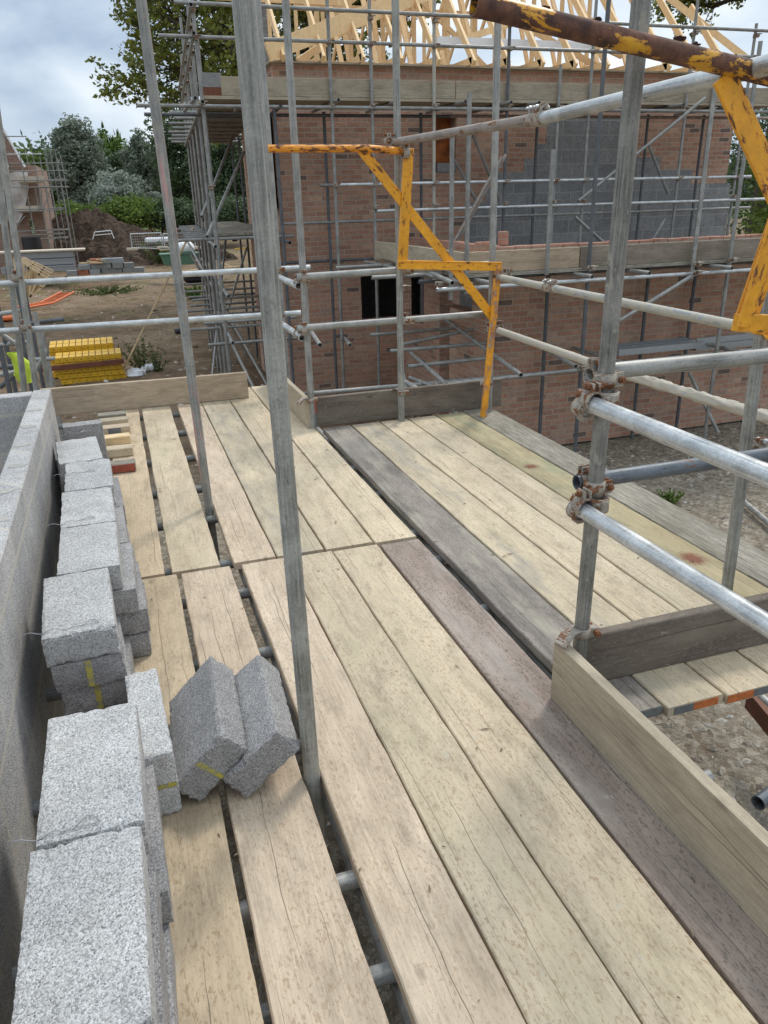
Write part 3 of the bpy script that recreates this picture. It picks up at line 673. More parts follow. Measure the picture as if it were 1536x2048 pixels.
# high rail from the far pole to the near right pole, two tubes spliced
A = Vector((P3.x+.0, P3.y-.06, 0)); A = PY(797, 283, P3.y-.06); J = ray(1082, 237)*3.2+EYEV; B = ray(1422, 157)*2.08+EYEV; B3 = ray(1640, 95)*1.62+EYEV
part_tube(SC, 'guardrail', A, J, S_RUSTY, n=24, label='dull brownish half of the spliced high rail')
part_tube(SC, 'guardrail', J, B+(B-J).normalized()*.7, S_BRIGHT, n=28, label='cleaner grey half of the spliced high rail')
sleeve(SC, A, J, .985, S_COUP)
coupler(SC, A+Vector((0, .05, .0)), Zv, Yv, face=-X, mat=S_COUP)
# rails at the near right pole
xr = P6.x-.052
A, B = PX(1170, 803, xr), PX(1536, 950, xr)+Vector((0, -.9, 0)); part_tube(SC, 'guardrail', A, B, S_BRIGHT, n=32, label='bright upper rail running out of the right side of the frame')
C3, D3 = PX(1152, 1012, xr), PX(1536, 1243, xr)+Vector((0, -.9, 0)); part_tube(SC, 'guardrail', C3, D3, S_BRIGHT, n=32, label='bright lower rail running out of the right side of the frame')
E3, F3 = PY(1215, 742, P6.y+.052), PY(1560, 713, P6.y+.052); part_tube(SC, 'ledger', E3-Vector((.06, 0, 0)), F3+Vector((.8, 0, 0)), S_GALV, n=28)
G3, H3_ = PY(1153, 965, P6.y+.052), PY(1442, 925, P6.y+.052); part_tube(SC, 'ledger', G3, H3_+Vector((.9, 0, 0)), S_DARKORANGE, n=28, label='dark cross tube with orange scuffs')
def at_pole(px, py): return PY(px, py, P6.y)
PX6 = PY(1195, 795, P6.y)
coupler(SC, at_pole(1211, 760), Zv, X, face=Yv); coupler(SC, at_pole(1200, 812), Zv, Yv, face=-X)
coupler(SC, at_pole(1190, 975), Zv, X, face=Yv); coupler(SC, at_pole(1187, 1017), Zv, Yv, face=-X)
coupler(SC, PX(1180, 800, xr)+Vector((0, -.01, 0)), Yv, Zv, face=X); coupler(SC, PX(1163, 1010, xr)+Vector((0, -.01, 0)), Yv, Zv, face=X)
coupler(SC, PY(1500, 895, P7.y-.0)+Vector((.0, 0, 0)), Zv, X, face=-Yv, mat=S_COUP, bmat=S_BRIGHT)
coupler(SC, PY(1524, 655, P7.y), Zv, X, face=-Yv, mat=Y_PAINT)
# clips holding toe boards
def toe_clip(root, P, ax, dirv, mat=S_COUP):
    """band coupler round a pole with a curved tongue gripping the toe board top"""
    P = Vector(P); mb = MB(); mb.ring((0, 0, 0), Zv, RT+.0005, RT+.006, .034, 26)
    d = Vector(dirv).normalized(); s_ = Zv.cross(d)
    for k in range(10):
        a0, a1 = k/10, (k+1)/10
        p0 = d*(.026+.085*a0)+Zv*(.02+.018*math.sin(a0*3.1)-.03*a0); p1 = d*(.026+.085*a1)+Zv*(.02+.018*math.sin(a1*3.1)-.03*a1)
        mb.add([p0-s_*.024, p0+s_*.024, p1+s_*.024, p1-s_*.024, p0-s_*.024-Zv*.005, p0+s_*.024-Zv*.005, p1+s_*.024-Zv*.005, p1-s_*.024-Zv*.005],
               [(0, 1, 2, 3), (7, 6, 5, 4), (0, 3, 7, 4), (1, 5, 6, 2), (0, 4, 5, 1), (3, 2, 6, 7)], True)
    f = -s_*0 + Vector(ax).normalized()
    mb.cbox(.0, .03, -.012, .012, -.016, .016, .002, Matrix.Translation(f*RT) @ f.to_track_quat('X', 'Z').to_matrix().to_4x4())
    o = mb.build('toe_board_clip', mat, root, P-root.location)
    bb = MB(); c0 = f*(RT+.022); nd = Zv.cross(f); bb.tube(c0-nd*.03, c0+nd*.045, .0055, 8); bb.tube(c0-nd*.028, c0-nd*.014, .0125, 6); bb.tube(c0-nd*.034, c0-nd*.028, .009, 10)
    bb.build('bolt', S_BOLT, o)
toe_clip(SC, PY(1163, 1262, P6.y), (1, -.25, 0), (-.9, -.35, 0))
toe_clip(SC, PY(803, 785, P3.y), (1, -.3, 0), (-.3, 1, 0)); toe_clip(SC, PY(621, 800, P2.y), (1, -.3, 0), (-1, -.4, 0)); toe_clip(SC, (2.60, 5.33, DECK+.235), (1, .1, 0), (.6, 1, 0))
# tubes below the deck, glimpsed through the gaps
zt = DECK-.038-RT-.001
for y_, x0_, x1_ in ((.25, -.7, 1.5), (.78, -.7, 1.5), (1.17, -.7, 1.5), (1.46, -.7, 1.5), (2.02, -.7, 2.7), (2.62, -.7, 2.7), (3.15, -.7, 2.7), (3.48, -.7, 2.7), (4.1, -.7, 2.7), (4.62, -.7, 2.7), (5.28, -.7, 2.7), (5.95, -.7, 1.5), (6.55, -.7, 1.5)):
    part_tube(SC, 'transom', (x0_, y_, zt), (x1_, y_+random.uniform(-.02, .02), zt), S_DULL if abs(y_-1.46) > .1 else S_GALV, n=16)
for x_ in (.395, 1.36, 2.60): part_tube(SC, 'ledger', (x_, -.7, zt-2*RT-.003), (x_, 7.1, zt-2*RT-.003), S_GALV, n=16)
for y_ in (-.3, 1.6, 3.9, 5.6): part_tube(SC, 'standard', (1.37 if y_ != 1.6 else 1.36, y_, 0), (1.37, y_, DECK-.1), S_DULL, n=14)
vtube(SC, 'standard', (-.62, 3.2, DECK), None, DECK-.06, S_DULL)

# ------------------------------------------------------------------ yellow frames
def bar(root, name, A, B, wdt, th, mat, nrm=Yv, label=None):
    """flat steel bar from A to B, wide side facing nrm"""
    A = Vector(A); B = Vector(B); d = (B-A); L = d.length; d.normalize(); n_ = (Vector(nrm)-d*Vector(nrm).dot(d)).normalized(); s_ = n_.cross(d)
    mb = MB(); M = Matrix.Translation(A-root.location) @ Matrix((d, s_, n_)).transposed().to_4x4()
    mb.cbox(0, L, -wdt/2, wdt/2, -th/2, th/2, .0015); o = mb.build(name, mat, root, M=M)
    if label: o['label'] = label
    return o
YF = P3.y-.10
GA = empty('gate_frame', (1.9, YF, DECK), 'zigzag yellow steel frame with chipped paint standing before the brick corner', 'steel frame')
a, b_ = PY(512, 297.5, YF), PY(812, 300, YF)
mid_ = PY(735, 297, YF)
part_tube(GA, 'top_tube', a, mid_, Y_TUBE, .0235, 20); part_tube(GA, 'top_tube', mid_, PY(812, 303, YF), Y_TUBE, .0235, 20)
c_, d_ = PY(818, 296, YF), PY(805, 535, YF); bar(GA, 'upright', c_, d_, .068, .012, Y_PAINT); 
bar(GA, 'upright_flange', c_+Vector((-.028, .012, 0)), d_+Vector((-.028, .012, 0)), .035, .006, Y_PAINT, X)
bar(GA, 'cross_bar', PY(796, 529, YF-.012), PY(1003, 533, YF-.012), .062, .01, Y_PAINT)
bar(GA, 'cross_bar_flange', PY(796, 522, YF-.006), PY(1003, 525, YF-.006), .035, .006, Y_PAINT, Zv)
bar(GA, 'brace', PY(722, 298, YF+.012), PY(990, 640, YF+.012), .066, .008, Y_PAINT)
part_tube(GA, 'leg', PY(997, 530, YF), PZ(967, 833, DECK), Y_WHITE, .027, 20)
coupler(GA, PY(982, 659, YF+.0), Zv, X, face=Yv, mat=S_COUP, s=.9); coupler(GA, PY(806, 306, YF+.04), Zv, X, face=-Yv)
# near frame of the same kind, only its rusty top and brace in view
YN = P6.y+.075
GB = empty('gate_frame', (1.9, YN, DECK), 'rusty frame with peeling yellow paint at the top right', 'steel frame')
ra, rb = ray(948, 8)*1.66+EYEV, ray(1700, 190)*2.02+EYEV
part_tube(GB, 'top_tube', ra, rb, Y_RUST, .0245, 36, label='rusty tube with yellow paint patches', seg=40, rad=lambda t_, a: .0007*noise.noise(Vector((t_*40, math.cos(a)*2, math.sin(a)*2))))
def onr(t_): return ra.lerp(rb, t_)
b0 = PY(1446, 150, onr(.68).y); b1 = PY(1590, 470, onr(.68).y)
bar(GB, 'brace', b0, b1, .066, .010, Y_PAINT)
c0, c1 = PY(1572, 370, b0.y+.02), PY(1486, 655, b0.y+.02)
bar(GB, 'channel_flange', c0, c1, .045, .008, Y_PAINT); bar(GB, 'channel_web', c0+Vector((.065, .05, -.02)), c1+Vector((.055, .05, .02)), .085, .006, Y_PAINT)
bar(GB, 'weld_plate', c1+Vector((0, .03, .01)), c1+Vector((.12, .03, 0)), .05, .03, Y_PAINT)
def flake(P, s, seed, tilt=0.):
    rg = random.Random(seed); n = 11; mb = MB(); vs = []
    for k in range(n):
        a_ = math.pi*k/(n-1); rr = s*(.75+.4*rg.random()); vs.append((math.cos(a_)*rr*1.3, 0, math.sin(a_)*rr*.9-.002))
    vs += [(x, .0022+.004*rg.random(), z) for x, y, z in vs]
    fs = [tuple(range(n)), tuple(range(2*n-1, n-1, -1))]+[(i, i+n, (i+1) % n+n, (i+1) % n) for i in range(n)]
    mb.add(vs, fs); o = mb.build('rust_flake', M_FLAKE, GB, M=Matrix.Translation(P-GB.location) @ Matrix.Rotation(-.25, 4, 'Y') @ Matrix.Rotation(tilt, 4, 'X'))
for px, py, s_, sd_ in ((1356, 80, .017, 1), (1388, 90, .011, 2), (1468, 107, .006, 3), (1090, 25, .010, 4), (1195, 33, .011, 5), (1432, 96, .006, 6)):
    # flakes stand on the upper surface of the tube
    dr = (rb-ra).normalized(); best = min((onr(k/400.) for k in range(401)), key=lambda q_: (q_-EYEV - ray(px, py+24)*((q_-EYEV).dot(CF))).length)
    flake(best+Zv*.024, s_, sd_, .3)

# ------------------------------------------------------------------ inner leaf of the house being built, at the left
z1 = EYE-1.0
W1 = empty('block_wall', (-.51, 2, 0), 'grey block wall leaf along the left edge with mortar joints', 'wall')
mb = MB(); mb.cbox(-.05, .05, -3.2, 2.86, 0, z1, .006); mb.build('wall_leaf', B_WALL, W1, (0, 0, 0))
mb = MB(); mb.cbox(-5.0, -.05, 2.76, 2.86, 0, z1-.004, .006); mb.build('return_wall', B_WALL, W1)
# mortar dabs on top of the wall
rg = random.Random(12); mb = MB()
for k in range(14):
    y_ = -1.6+k*.33+rg.uniform(-.05, .05); n = 9; vs = [(rg.uniform(-.03, .03), y_, z1+.006)]
    for j in range(n): a_ = 6.283*j/n; vs.append((max(-.048, min(.048, math.cos(a_)*.05*rg.uniform(.5, 1.1))), y_+math.sin(a_)*.035*rg.uniform(.5, 1.2), z1+.0012))
    mb.add(vs, [(0, 1+j, 1+(j+1) % n) for j in range(n)], True)
mb.build('mortar_dabs', flat('dry_mortar', (.40, .385, .35), .95, 0, .3, 60), W1)

# ------------------------------------------------------------------ loose blocks
def block_mesh(a, b, c, seed, res=.02, amp=.0018):
    """rough aggregate block a x b x c, origin at bottom centre, with slightly crumbled edges"""
    def axis(L): n = max(2, int(L/res)); return [-L/2+L*i/n for i in range(n+1)]
    ax, ay, az = axis(a), axis(b), axis(c); idx = {}; mb = MB(); vs = []
    def vert(i, j, k):
        key = (i, j, k)
        if key not in idx:
            p_ = Vector((ax[i], ay[j], az[k])); e_ = (i in (0, len(ax)-1))+(j in (0, len(ay)-1))+(k in (0, len(az)-1))
            nn = noise.noise_vector(p_*70+Vector((seed*3.1, seed, 0)))*amp; q_ = p_+nn
            if e_ >= 2: q_ -= Vector((math.copysign(1, p_.x)*(i in (0, len(ax)-1)), math.copysign(1, p_.y)*(j in (0, len(ay)-1)), math.copysign(1, p_.z)*(k in (0, len(az)-1))))*(.0018+max(0, abs(noise.noise(p_*38+Vector((seed, 0, 0))))-.2)*.014)
            q_.z += c/2; idx[key] = len(vs); vs.append(q_)
        return idx[key]
    fs = []; X_, Y_, Z_ = len(ax)-1, len(ay)-1, len(az)-1
    for i in range(X_):
        for j in range(Y_):
            fs.append((vert(i, j, 0), vert(i, j+1, 0), vert(i+1, j+1, 0), vert(i+1, j, 0))); fs.append((vert(i, j, Z_), vert(i+1, j, Z_), vert(i+1, j+1, Z_), vert(i, j+1, Z_)))
    for i in range(X_):
        for k in range(Z_):
            fs.append((vert(i, 0, k), vert(i+1, 0, k), vert(i+1, 0, k+1), vert(i, 0, k+1))); fs.append((vert(i, Y_, k), vert(i, Y_, k+1), vert(i+1, Y_, k+1), vert(i+1, Y_, k)))
    for j in range(Y_):
        for k in range(Z_):
            fs.append((vert(0, j, k), vert(0, j, k+1), vert(0, j+1, k+1), vert(0, j+1, k))); fs.append((vert(X_, j, k), vert(X_, j+1, k), vert(X_, j+1, k+1), vert(X_, j, k+1)))
    return mb.add(vs, fs)
_k = [0]
def block(x, y, z, rz, label, dims=(.215, .44, .1), mat=B_LIGHT, roll=0., pit=0., stripe=None, res=.02):
    _k[0] += 1; o = block_mesh(*dims, _k[0], res).build('concrete_block', mat, None, M=Matrix.Translation((x, y, z)) @ Matrix.Rotation(rz, 4, 'Z') @ Matrix.Rotation(pit, 4, 'X') @ Matrix.Rotation(roll, 4, 'Y'))
    tag(o, label, 'concrete block', 'loose grey blocks on the scaffold')
    if stripe:
        a, b, c = dims; mb = MB()
        if stripe == 'end':   # painted line across the narrow end face
            mb.box(-.009, .009, -b/2-.0022, -b/2-.0002, .004, c-.004)
        elif stripe == 'endh':
            mb.box(-a/2+.004, a/2-.004, -b/2-.0022, -b/2-.0002, c*.465, c*.535)
        mb.build('paint_mark', M_YELMARK, o)
    return o
rg = random.Random(5)
cols = [(-.255, .665, 0., 'nearest, cut by the bottom of the frame'), (-.222, 1.115, 0., 'second from the camera'), (-.215, 1.562, .005, 'beside the gap that shows red brick'),
        (-.272, 2.42, .048, 'set at a slight angle beyond the gap'), (-.245, 2.868, .014, 'fifth from the camera'), (-.258, 3.312, .035, 'sixth from the camera'),
        (-.262, 3.76, .034, 'seventh from the camera'), (-.32, 4.20, .09, 'last before the upright end block')]
names = ['bottom', 'second', 'third', 'top']
for ci, (x, y, rz, wh) in enumerate(cols):
    for L_ in range(4):
        dx = 0 if L_ == 3 else rg.uniform(-.012, .030); dy = 0 if L_ == 3 else rg.uniform(-.02, .02)
        if ci in (4, 5): dx += .018*(3-L_)
        if ci == 3: dx = [.05, .012, .002, 0][L_]; dy = [.03, .02, .0, 0][L_]
        if ci == 2 and L_ == 0: continue
        if ci == 3 and L_ == 0: continue
        lab = {3: 'top grey block, %s' % wh, 2: 'block one below the top, pile %s' % wh, 1: 'block two below the top, pile %s' % wh, 0: 'lowest block, pile %s' % wh}[L_]
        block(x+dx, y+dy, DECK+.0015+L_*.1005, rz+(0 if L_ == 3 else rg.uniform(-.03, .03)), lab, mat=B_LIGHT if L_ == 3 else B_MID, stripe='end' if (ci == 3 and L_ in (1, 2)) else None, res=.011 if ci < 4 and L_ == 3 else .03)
# course packed under the open column and red bricks showing in the gap
for i, (x, y, wh) in enumerate(((-.165, 2.04, 'right'), (-.285, 2.05, 'left'))):
    mb = MB(); mb.cbox(-.051, .051, -.107, .107, 0, .065, .004); tag(mb.build('red_brick', M_BRICKRED, None, (x, y, DECK+.002)), 'red brick in the gap between the block piles, %s one of two' % wh, 'brick', 'red bricks in the gap')
    if i == 0:
        mb = MB(); mb.cbox(-.051, .051, -.107, .107, 0, .065, .004); tag(mb.build('red_brick', M_BRICKRED, None, (x-.01, y+.01, DECK+.068)), 'red brick lying on top of another in the gap between the block piles', 'brick', 'red bricks in the gap')
for (x, y) in ((-.21, 1.56), (-.25, 2.45)):
    block(x, y, DECK+.0015, .0, 'lowest block in the pile %s the gap with red bricks' % ('before' if y < 2 else 'beyond'), mat=B_MID, res=.03)
block(-.305, 4.60, DECK+.001, .06, 'block standing upright at the far end of the block row', (.215, .1, .44), B_MID, res=.03)
block(-.097, 2.0, DECK+.001, .045, 'block on edge with a yellow mark, between the pile and the two leaning blocks', (.1, .44, .215), B_LIGHT, stripe='endh', res=.012)
block(-.013, 2.012, EYE-1.563, -.049, 'left of the two blocks leaning on each other, with a yellow mark', (.1, .44, .215), B_MID, roll=.793, pit=-.025, stripe='endh', res=.012)
block(.122, 1.987, EYE-1.561, -.055, 'right of the two leaning blocks, resting against the nearest pole', (.1, .44, .215), B_MID, roll=.897, pit=-.019, res=.012)
# wall ties lying across the blocks
def tie(px0, py0, px1, py1, z, label):
    A = PZ(px0, py0, z); B = PZ(px1, py1, z); d = B-A; L = d.length; d.normalize(); s_ = Zv.cross(d); pts = []
    n = 22
    for k in range(n+1):
        t_ = k/n; zz = .004*math.sin(t_*L/.035*3.14)*(1 if t_ < .62 else 0); pts.append(A+d*(L*t_)+Vector((0, 0, zz))+s_*(.003*math.sin(t_*L/.035*3.14) if t_ < .62 else 0))
    e0 = pts[-1]; pts += [e0+s_*.022-d*.012, e0+s_*.030-d*.028, e0-d*.055]
    mb = MB(); mb.path([p_-A for p_ in pts], .0012, 6); tag(mb.build('wall_tie', M_WIRE, None, A), label, 'wall tie', 'wire wall ties')
zt_ = DECK+.4075
tie(15, 1691, 200, 1643, zt_, 'wire tie on the second block top from the camera'); tie(45, 1272, 198, 1244, zt_, 'wire tie on the block set at a slight angle')
tie(95, 1052, 190, 1035, zt_, 'wire tie across the sixth block top from the camera'); tie(107, 952, 190, 941, zt_, 'wire tie across the seventh block top from the camera')
tie(106, 872, 182, 861, DECK+.42, 'wire tie in front of the upright end block')
# short timber offcuts
for i, (p0, p1, mt) in enumerate((((208, 935), (270, 925), W_OLD), ((206, 905), (265, 895), W_PALE), ((200, 880), (260, 872), W_NEW), ((196, 862), (259, 852), W_PINK), ((192, 846), (255, 838), W_MIX), ((190, 834), (252, 827), W_OLD))):
    A, B = PZ(p0[0], p0[1], DECK+.06), PZ(p1[0], p1[1], DECK+.06); A = Vector((B.x-.215, B.y, 0))
    mb = MB(); mb.cbox(0, .215, 0, .1, 0, .06, .005); ln = ['nearest, red faced', 'second, pale', 'third, orange tinted', 'fourth, pinkish', 'fifth, greyish', 'farthest'][i]
    o = mb.build('timber_offcut', mt, None, M=Matrix.Translation((A.x, B.y, DECK+.002)) @ Matrix.Rotation(-.03+.02*(i % 3), 4, 'Z'))
    tag(o, 'short timber offcut in the far left row on the deck, %s' % ln, 'timber offcut', 'timber offcuts laid in a row')
    if i == 0: e1 = MB(); e1.box(.003, .212, -.003, 0, .005, .055); e1.build('painted_face', M_REDP, o)
    if i == 3: e1 = MB(); e1.box(.06, .15, -.003, 0, .005, .055); e1.build('painted_face', M_GREYP, o)

# ------------------------------------------------------------------ the neighbouring house
def wall_boxes(mb, u0, u1, z0, z1, opens, t0, t1, axis='x'):
    """solid wall with openings cut out; opens = (u0,u1,z0,z1)"""
    us = sorted(set([u0, u1]+[o for a in opens for o in a[:2]])); zs = sorted(set([z0, z1]+[o for a in opens for o in a[2:]]))
    vis = {}
    def hole(u, z): return any(a[0] < u < a[1] and a[2] < z < a[3] for a in opens)
    for i in range(len(us)-1):
        for j in range(len(zs)-1):
            u, z = (us[i]+us[i+1])/2, (zs[j]+zs[j+1])/2
            if hole(u, z): continue
            q = []
            def P(u_, t_, z_): return (u_, t_, z_) if axis == 'x' else (t_, u_, z_)
            a, b, c, d = us[i], us[i+1], zs[j], zs[j+1]
            faces = [[P(a, t0, c), P(b, t0, c), P(b, t0, d), P(a, t0, d)], [P(a, t1, c), P(a, t1, d), P(b, t1, d), P(b, t1, c)]]
            if i == 0 or hole((us[i-1]+us[i])/2, z): faces.append([P(a, t0, c), P(a, t0, d), P(a, t1, d), P(a, t1, c)])
            if i == len(us)-2 or hole((us[i+1]+us[min(i+2, len(us)-1)])/2, z): faces.append([P(b, t0, c), P(b, t1, c), P(b, t1, d), P(b, t0, d)])
            if j == 0 or hole(u, (zs[j-1]+zs[j])/2): faces.append([P(a, t0, c), P(a, t1, c), P(b, t1, c), P(b, t0, c)])
            if j == len(zs)-2 or hole(u, (zs[j+1]+zs[min(j+2, len(zs)-1)])/2): faces.append([P(a, t0, d), P(b, t0, d), P(b, t1, d), P(a, t1, d)])
            for f in faces: mb.poly(f)
    return mb
YW = 12.7; XL, XR = 2.62, 11.1; TOPZ = EYE+1.86; YB = 21.4
HO = empty('house', (6.8, 17, 0), 'unfinished brick house with open timber roof frame and grey block panel on its upper wall', 'house')
def hb(mb, name, mat, root=None): 
    root = root or HO; return mb.build(name, mat, root, -root.location)
hb(wall_boxes(MB(), XL, XR, 0, TOPZ, [(3.87, 5.03, EYE-1.93, EYE-1.1), (5.22, 5.58, EYE+.36, EYE+1.2)], YW, YW+.25), 'front_wall', BRICK)
hb(wall_boxes(MB(), YW+.25, 15.9, 0, TOPZ, [(13.35, 13.8, EYE-2.2, EYE-1.1), (13.15, 13.6, EYE+.15, EYE+1.2)], XL, XL+.25, 'y'), 'side_wall', BRICK)
hb(wall_boxes(MB(), 15.9, YB, 0, TOPZ, [(17, 18.2, EYE-2.2, EYE-1.), (17, 18.2, EYE+.1, EYE+1.2)], 3.55, 3.8, 'y'), 'side_wall', BRICK)
mb = MB(); mb.box(XL+.25, 3.55, 15.65, 15.9, 0, TOPZ); hb(mb, 'rear_wall', BRICK)
mb = MB(); mb.box(3.55, XR, YB, YB+.25, 0, TOPZ); mb.box(XR-.25, XR, YW+.25, YB, 0, TOPZ); hb(mb, 'rear_wall', BRICK)
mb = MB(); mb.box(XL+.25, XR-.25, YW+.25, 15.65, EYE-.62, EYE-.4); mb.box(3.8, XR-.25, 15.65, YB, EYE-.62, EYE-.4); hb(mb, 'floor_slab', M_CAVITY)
mb = MB(); mb.box(XL+.25, XR-.25, YW+2.8, YW+2.9, 0, EYE-.62); mb.box(XL+.25, XR-.25, YW+2.2, YW+2.3, EYE-.4, TOPZ-.05); hb(mb, 'inner_wall', B_HOUSE)
mb = MB(); mb.box(XL-.06, XR+.02, YW-.12, YW+.2, TOPZ, TOPZ+.025); mb.box(XL-.06, XL+.2, YW+.2, 15.9, TOPZ, TOPZ+.025); hb(mb, 'wall_plate', W_TOEG)
# block panel, stepped like the laid courses
def PXW(px, py): p_ = PY(px, py, YW); return p_.x, p_.z
st = [(1095, 1252, 236), (1070, 1272, 288), (1048, 1322, 316), (990, 1385, 342), (972, 1460, 372), (930, 1460, 398)]
mb = MB(); rows = []
for a, b, y in st: rows.append((PXW(a, y)[0], PXW(b, y)[0], PXW((a+b)/2, y)[1]))
rows.append((rows[-1][0], rows[-1][1], EYE-.95))
for (xa, xb, z), (_, _, z2) in zip(rows[:-1], rows[1:]): mb.box(xa, xb, YW-.004, YW+.01, z2, z)
hb(mb, 'block_panel', B_HOUSE)
# window fittings
mb = MB(); mb.box(5.2, 5.6, YW+.27, YW+.29, EYE+.3, EYE+1.25); hb(mb, 'window_sheet', M_ORSHEET)
mb = MB(); mb.box(5.24, 5.56, YW-.03, YW+.2, EYE+.364, EYE+.5); hb(mb, 'window_sill', M_CONC)
mb = MB(); mb.box(3.86, 5.04, YW-.015, YW-.002, EYE-1.11, EYE-1.08); hb(mb, 'window_lintel', M_LINTEL)
mb = MB(); a, b = PX(545, 228, XL-.06), PX(548, 372, XL-.06); mb.tube((XL-.05, 13.0, a.z), (XL-.05, 13.0, EYE+.0), .055, 14); mb.tube((XL-.09, 13.0, EYE+.05), (XL-.09, 13.0, EYE-.12), .1, 12); hb(mb, 'downpipe', M_BLACK)
# garage attached at the right
YG = 8.9; XG = 4.5; ZG = EYE-.59
yy = lambda px, py: PX(px, py, XG)
o1 = yy(848, 590).y; o2 = yy(879, 590).y; o3 = yy(944, 600).y; o4 = yy(899, 700).y
hb(wall_boxes(MB(), XG, 12.5, 0, ZG-.075, [], YG, YG+.215), 'garage_front_wall', BRICK)
hb(wall_boxes(MB(), YG+.215, YW-.004, 0, ZG-.075, [(o1, YW-.15, EYE-1.95, EYE-1.1), (o3, o2, EYE-1.48, EYE-1.02), (o4, o2-.001, .02, EYE-1.481)], XG, XG+.215, 'y'), 'garage_side_wall', BRICK)
mb = MB(); rg = random.Random(3)
x = XG
while x < 12.3:
    mb.cbox(x, x+.213, YG, YG+.102, ZG-.075, ZG+rg.uniform(-.006, .006), .004); x += .225
y = YG+.104
while y < 12.0:
    mb.cbox(XG, XG+.102, y, y+.213, ZG-.075, ZG+rg.uniform(-.006, .006), .004); y += .225
hb(mb, 'top_course', BRICKP)
mb = MB(); mb.box(XG+.24, XG+.34, 9.2, 10.6, 0, ZG-.2); mb.box(XG+.34, 12.3, YG+.24, YG+.34, 0, ZG-.1); hb(mb, 'garage_inner_leaf', B_HOUSE)
# loose bricks on the garage wall
for i, (px, py, lab, hgt) in enumerate(((1006, 490, 'red brick standing on end on the garage wall', .215), (968, 488, 'red brick lying flat on the garage wall corner', .065))):
    p_ = PY(px, py, YG+.15); mb = MB(); mb.cbox(-.05 if i == 0 else -.107, .05 if i == 0 else .107, -.05, .05, 0, hgt*.75, .004)
    tag(mb.build('loose_brick', BRICKP, None, (p_.x, YG+.15, ZG+.008)), lab, 'brick')

# roof frame
def timber(mb, A, B, w_, h_, up=Zv):
    A = Vector(A); B = Vector(B); d = (B-A); L = d.length; d.normalize(); s_ = d.cross(Vector(up)).normalized(); u_ = s_.cross(d)
    M = Matrix.Translation(A) @ Matrix((d, s_, u_)).transposed().to_4x4()
    mb.box(0, L, -w_/2, w_/2, -h_/2, h_/2, M)
Z0 = TOPZ+.05; PIT = 1.0; YR = 17.0; HRISE = YR-12.45
def roofz(y): return Z0 + min(y-12.45, 21.55-y)*PIT
x = 2.72; i = 0; rg = random.Random(8)
while x < 10.9:
    mb = MB(); lim = 1e9
    if x > 8.2: lim = max(.25, (11.3-x)*1.35)     # hipped end at the right
    top = min(HRISE, lim) if x > 3.5 else 1.9
    timber(mb, (x, 12.35, Z0-.03), (x, 12.45+top, Z0-.03+top*PIT+.10), .04, .11)
    if top >= HRISE*.5:
        timber(mb, (x, 21.6, Z0), (x, 21.55-top, Z0+top*PIT), .04, .10)
        timber(mb, (x, 12.4, Z0+.02), (x, 21.6, Z0+.02), .04, .10)
        for (ya, za, yb, zb) in ((13.5, .05, 14.9, 2.3), (14.95, .05, 14.95, 2.4), (14.95, .1, 17, 4.2), (19, .05, 19, 2.4)):
            timber(mb, (x+.002, ya, Z0+za), (x+.002, yb, Z0+zb), .038, .075, X)
    else: timber(mb, (x, 12.4, Z0+.02), (x, 12.4+top+.5, Z0+.02), .04, .09)
    hb(mb, 'roof_truss', M_TIMB); x += .6 + rg.uniform(-.01, .01); i += 1
mb = MB(); timber(mb, (2.50, 12.36, Z0+.04), (6.7, 13.9, Z0+1.62), .045, .24); hb(mb, 'hip_board', M_TIMB)
mb = MB(); timber(mb, (11.25, 12.4, Z0+.02), (7.4, 16.6, Z0+4.3), .045, .11); hb(mb, 'hip_board', M_TIMB)
for (za, ya, xa, xb) in ((.95, 13.6, 2.0, 3.9), (.28, 14.9, 3.6, 10.2), (1.15, 15.02, 3.6, 9.5), (2.2, 15.02, 3.6, 8.6)):
    mb = MB(); timber(mb, (xa, ya, Z0+za), (xb, ya, Z0+za), .045, .11 if za != .55 else .12); o = hb(mb, 'binder', M_TIMB)
for (a, b) in (((3.2, 13.5, .1), (5.6, 15.0, 1.5)), ((8.8, 13.5, .1), (6.4, 15, 1.6)), ((5.4, 13.3, .3), (7.3, 13.35, .85)), ((7.3, 13.35, .85), (9, 13.3, .3)), ((3, 15.5, 2.8), (5.5, 15.5, 1.4)), ((3, 17.5, .2), (6.5, 17.6, 2.6)), ((9, 17.5, .2), (6, 17.6, 2.6))):
    mb = MB(); timber(mb, (a[0], a[1], Z0+a[2]), (b[0], b[1], Z0+b[2]), .04, .10); hb(mb, 'roof_brace', M_TIMB)
mb = MB(); a, b = PY(874, 80, 12.95), PY(1300, 96, 12.95); mb.box(a.x, b.x, 12.93, 13.2, a.z-.05, a.z+.05); hb(mb, 'membrane_roll', M_WHITE)
mb = MB(); mb.box(2.66, 2.9, 14.2, 15.3, TOPZ-.3, TOPZ+1.3); hb(mb, 'gable_blocks', B_HOUSE)

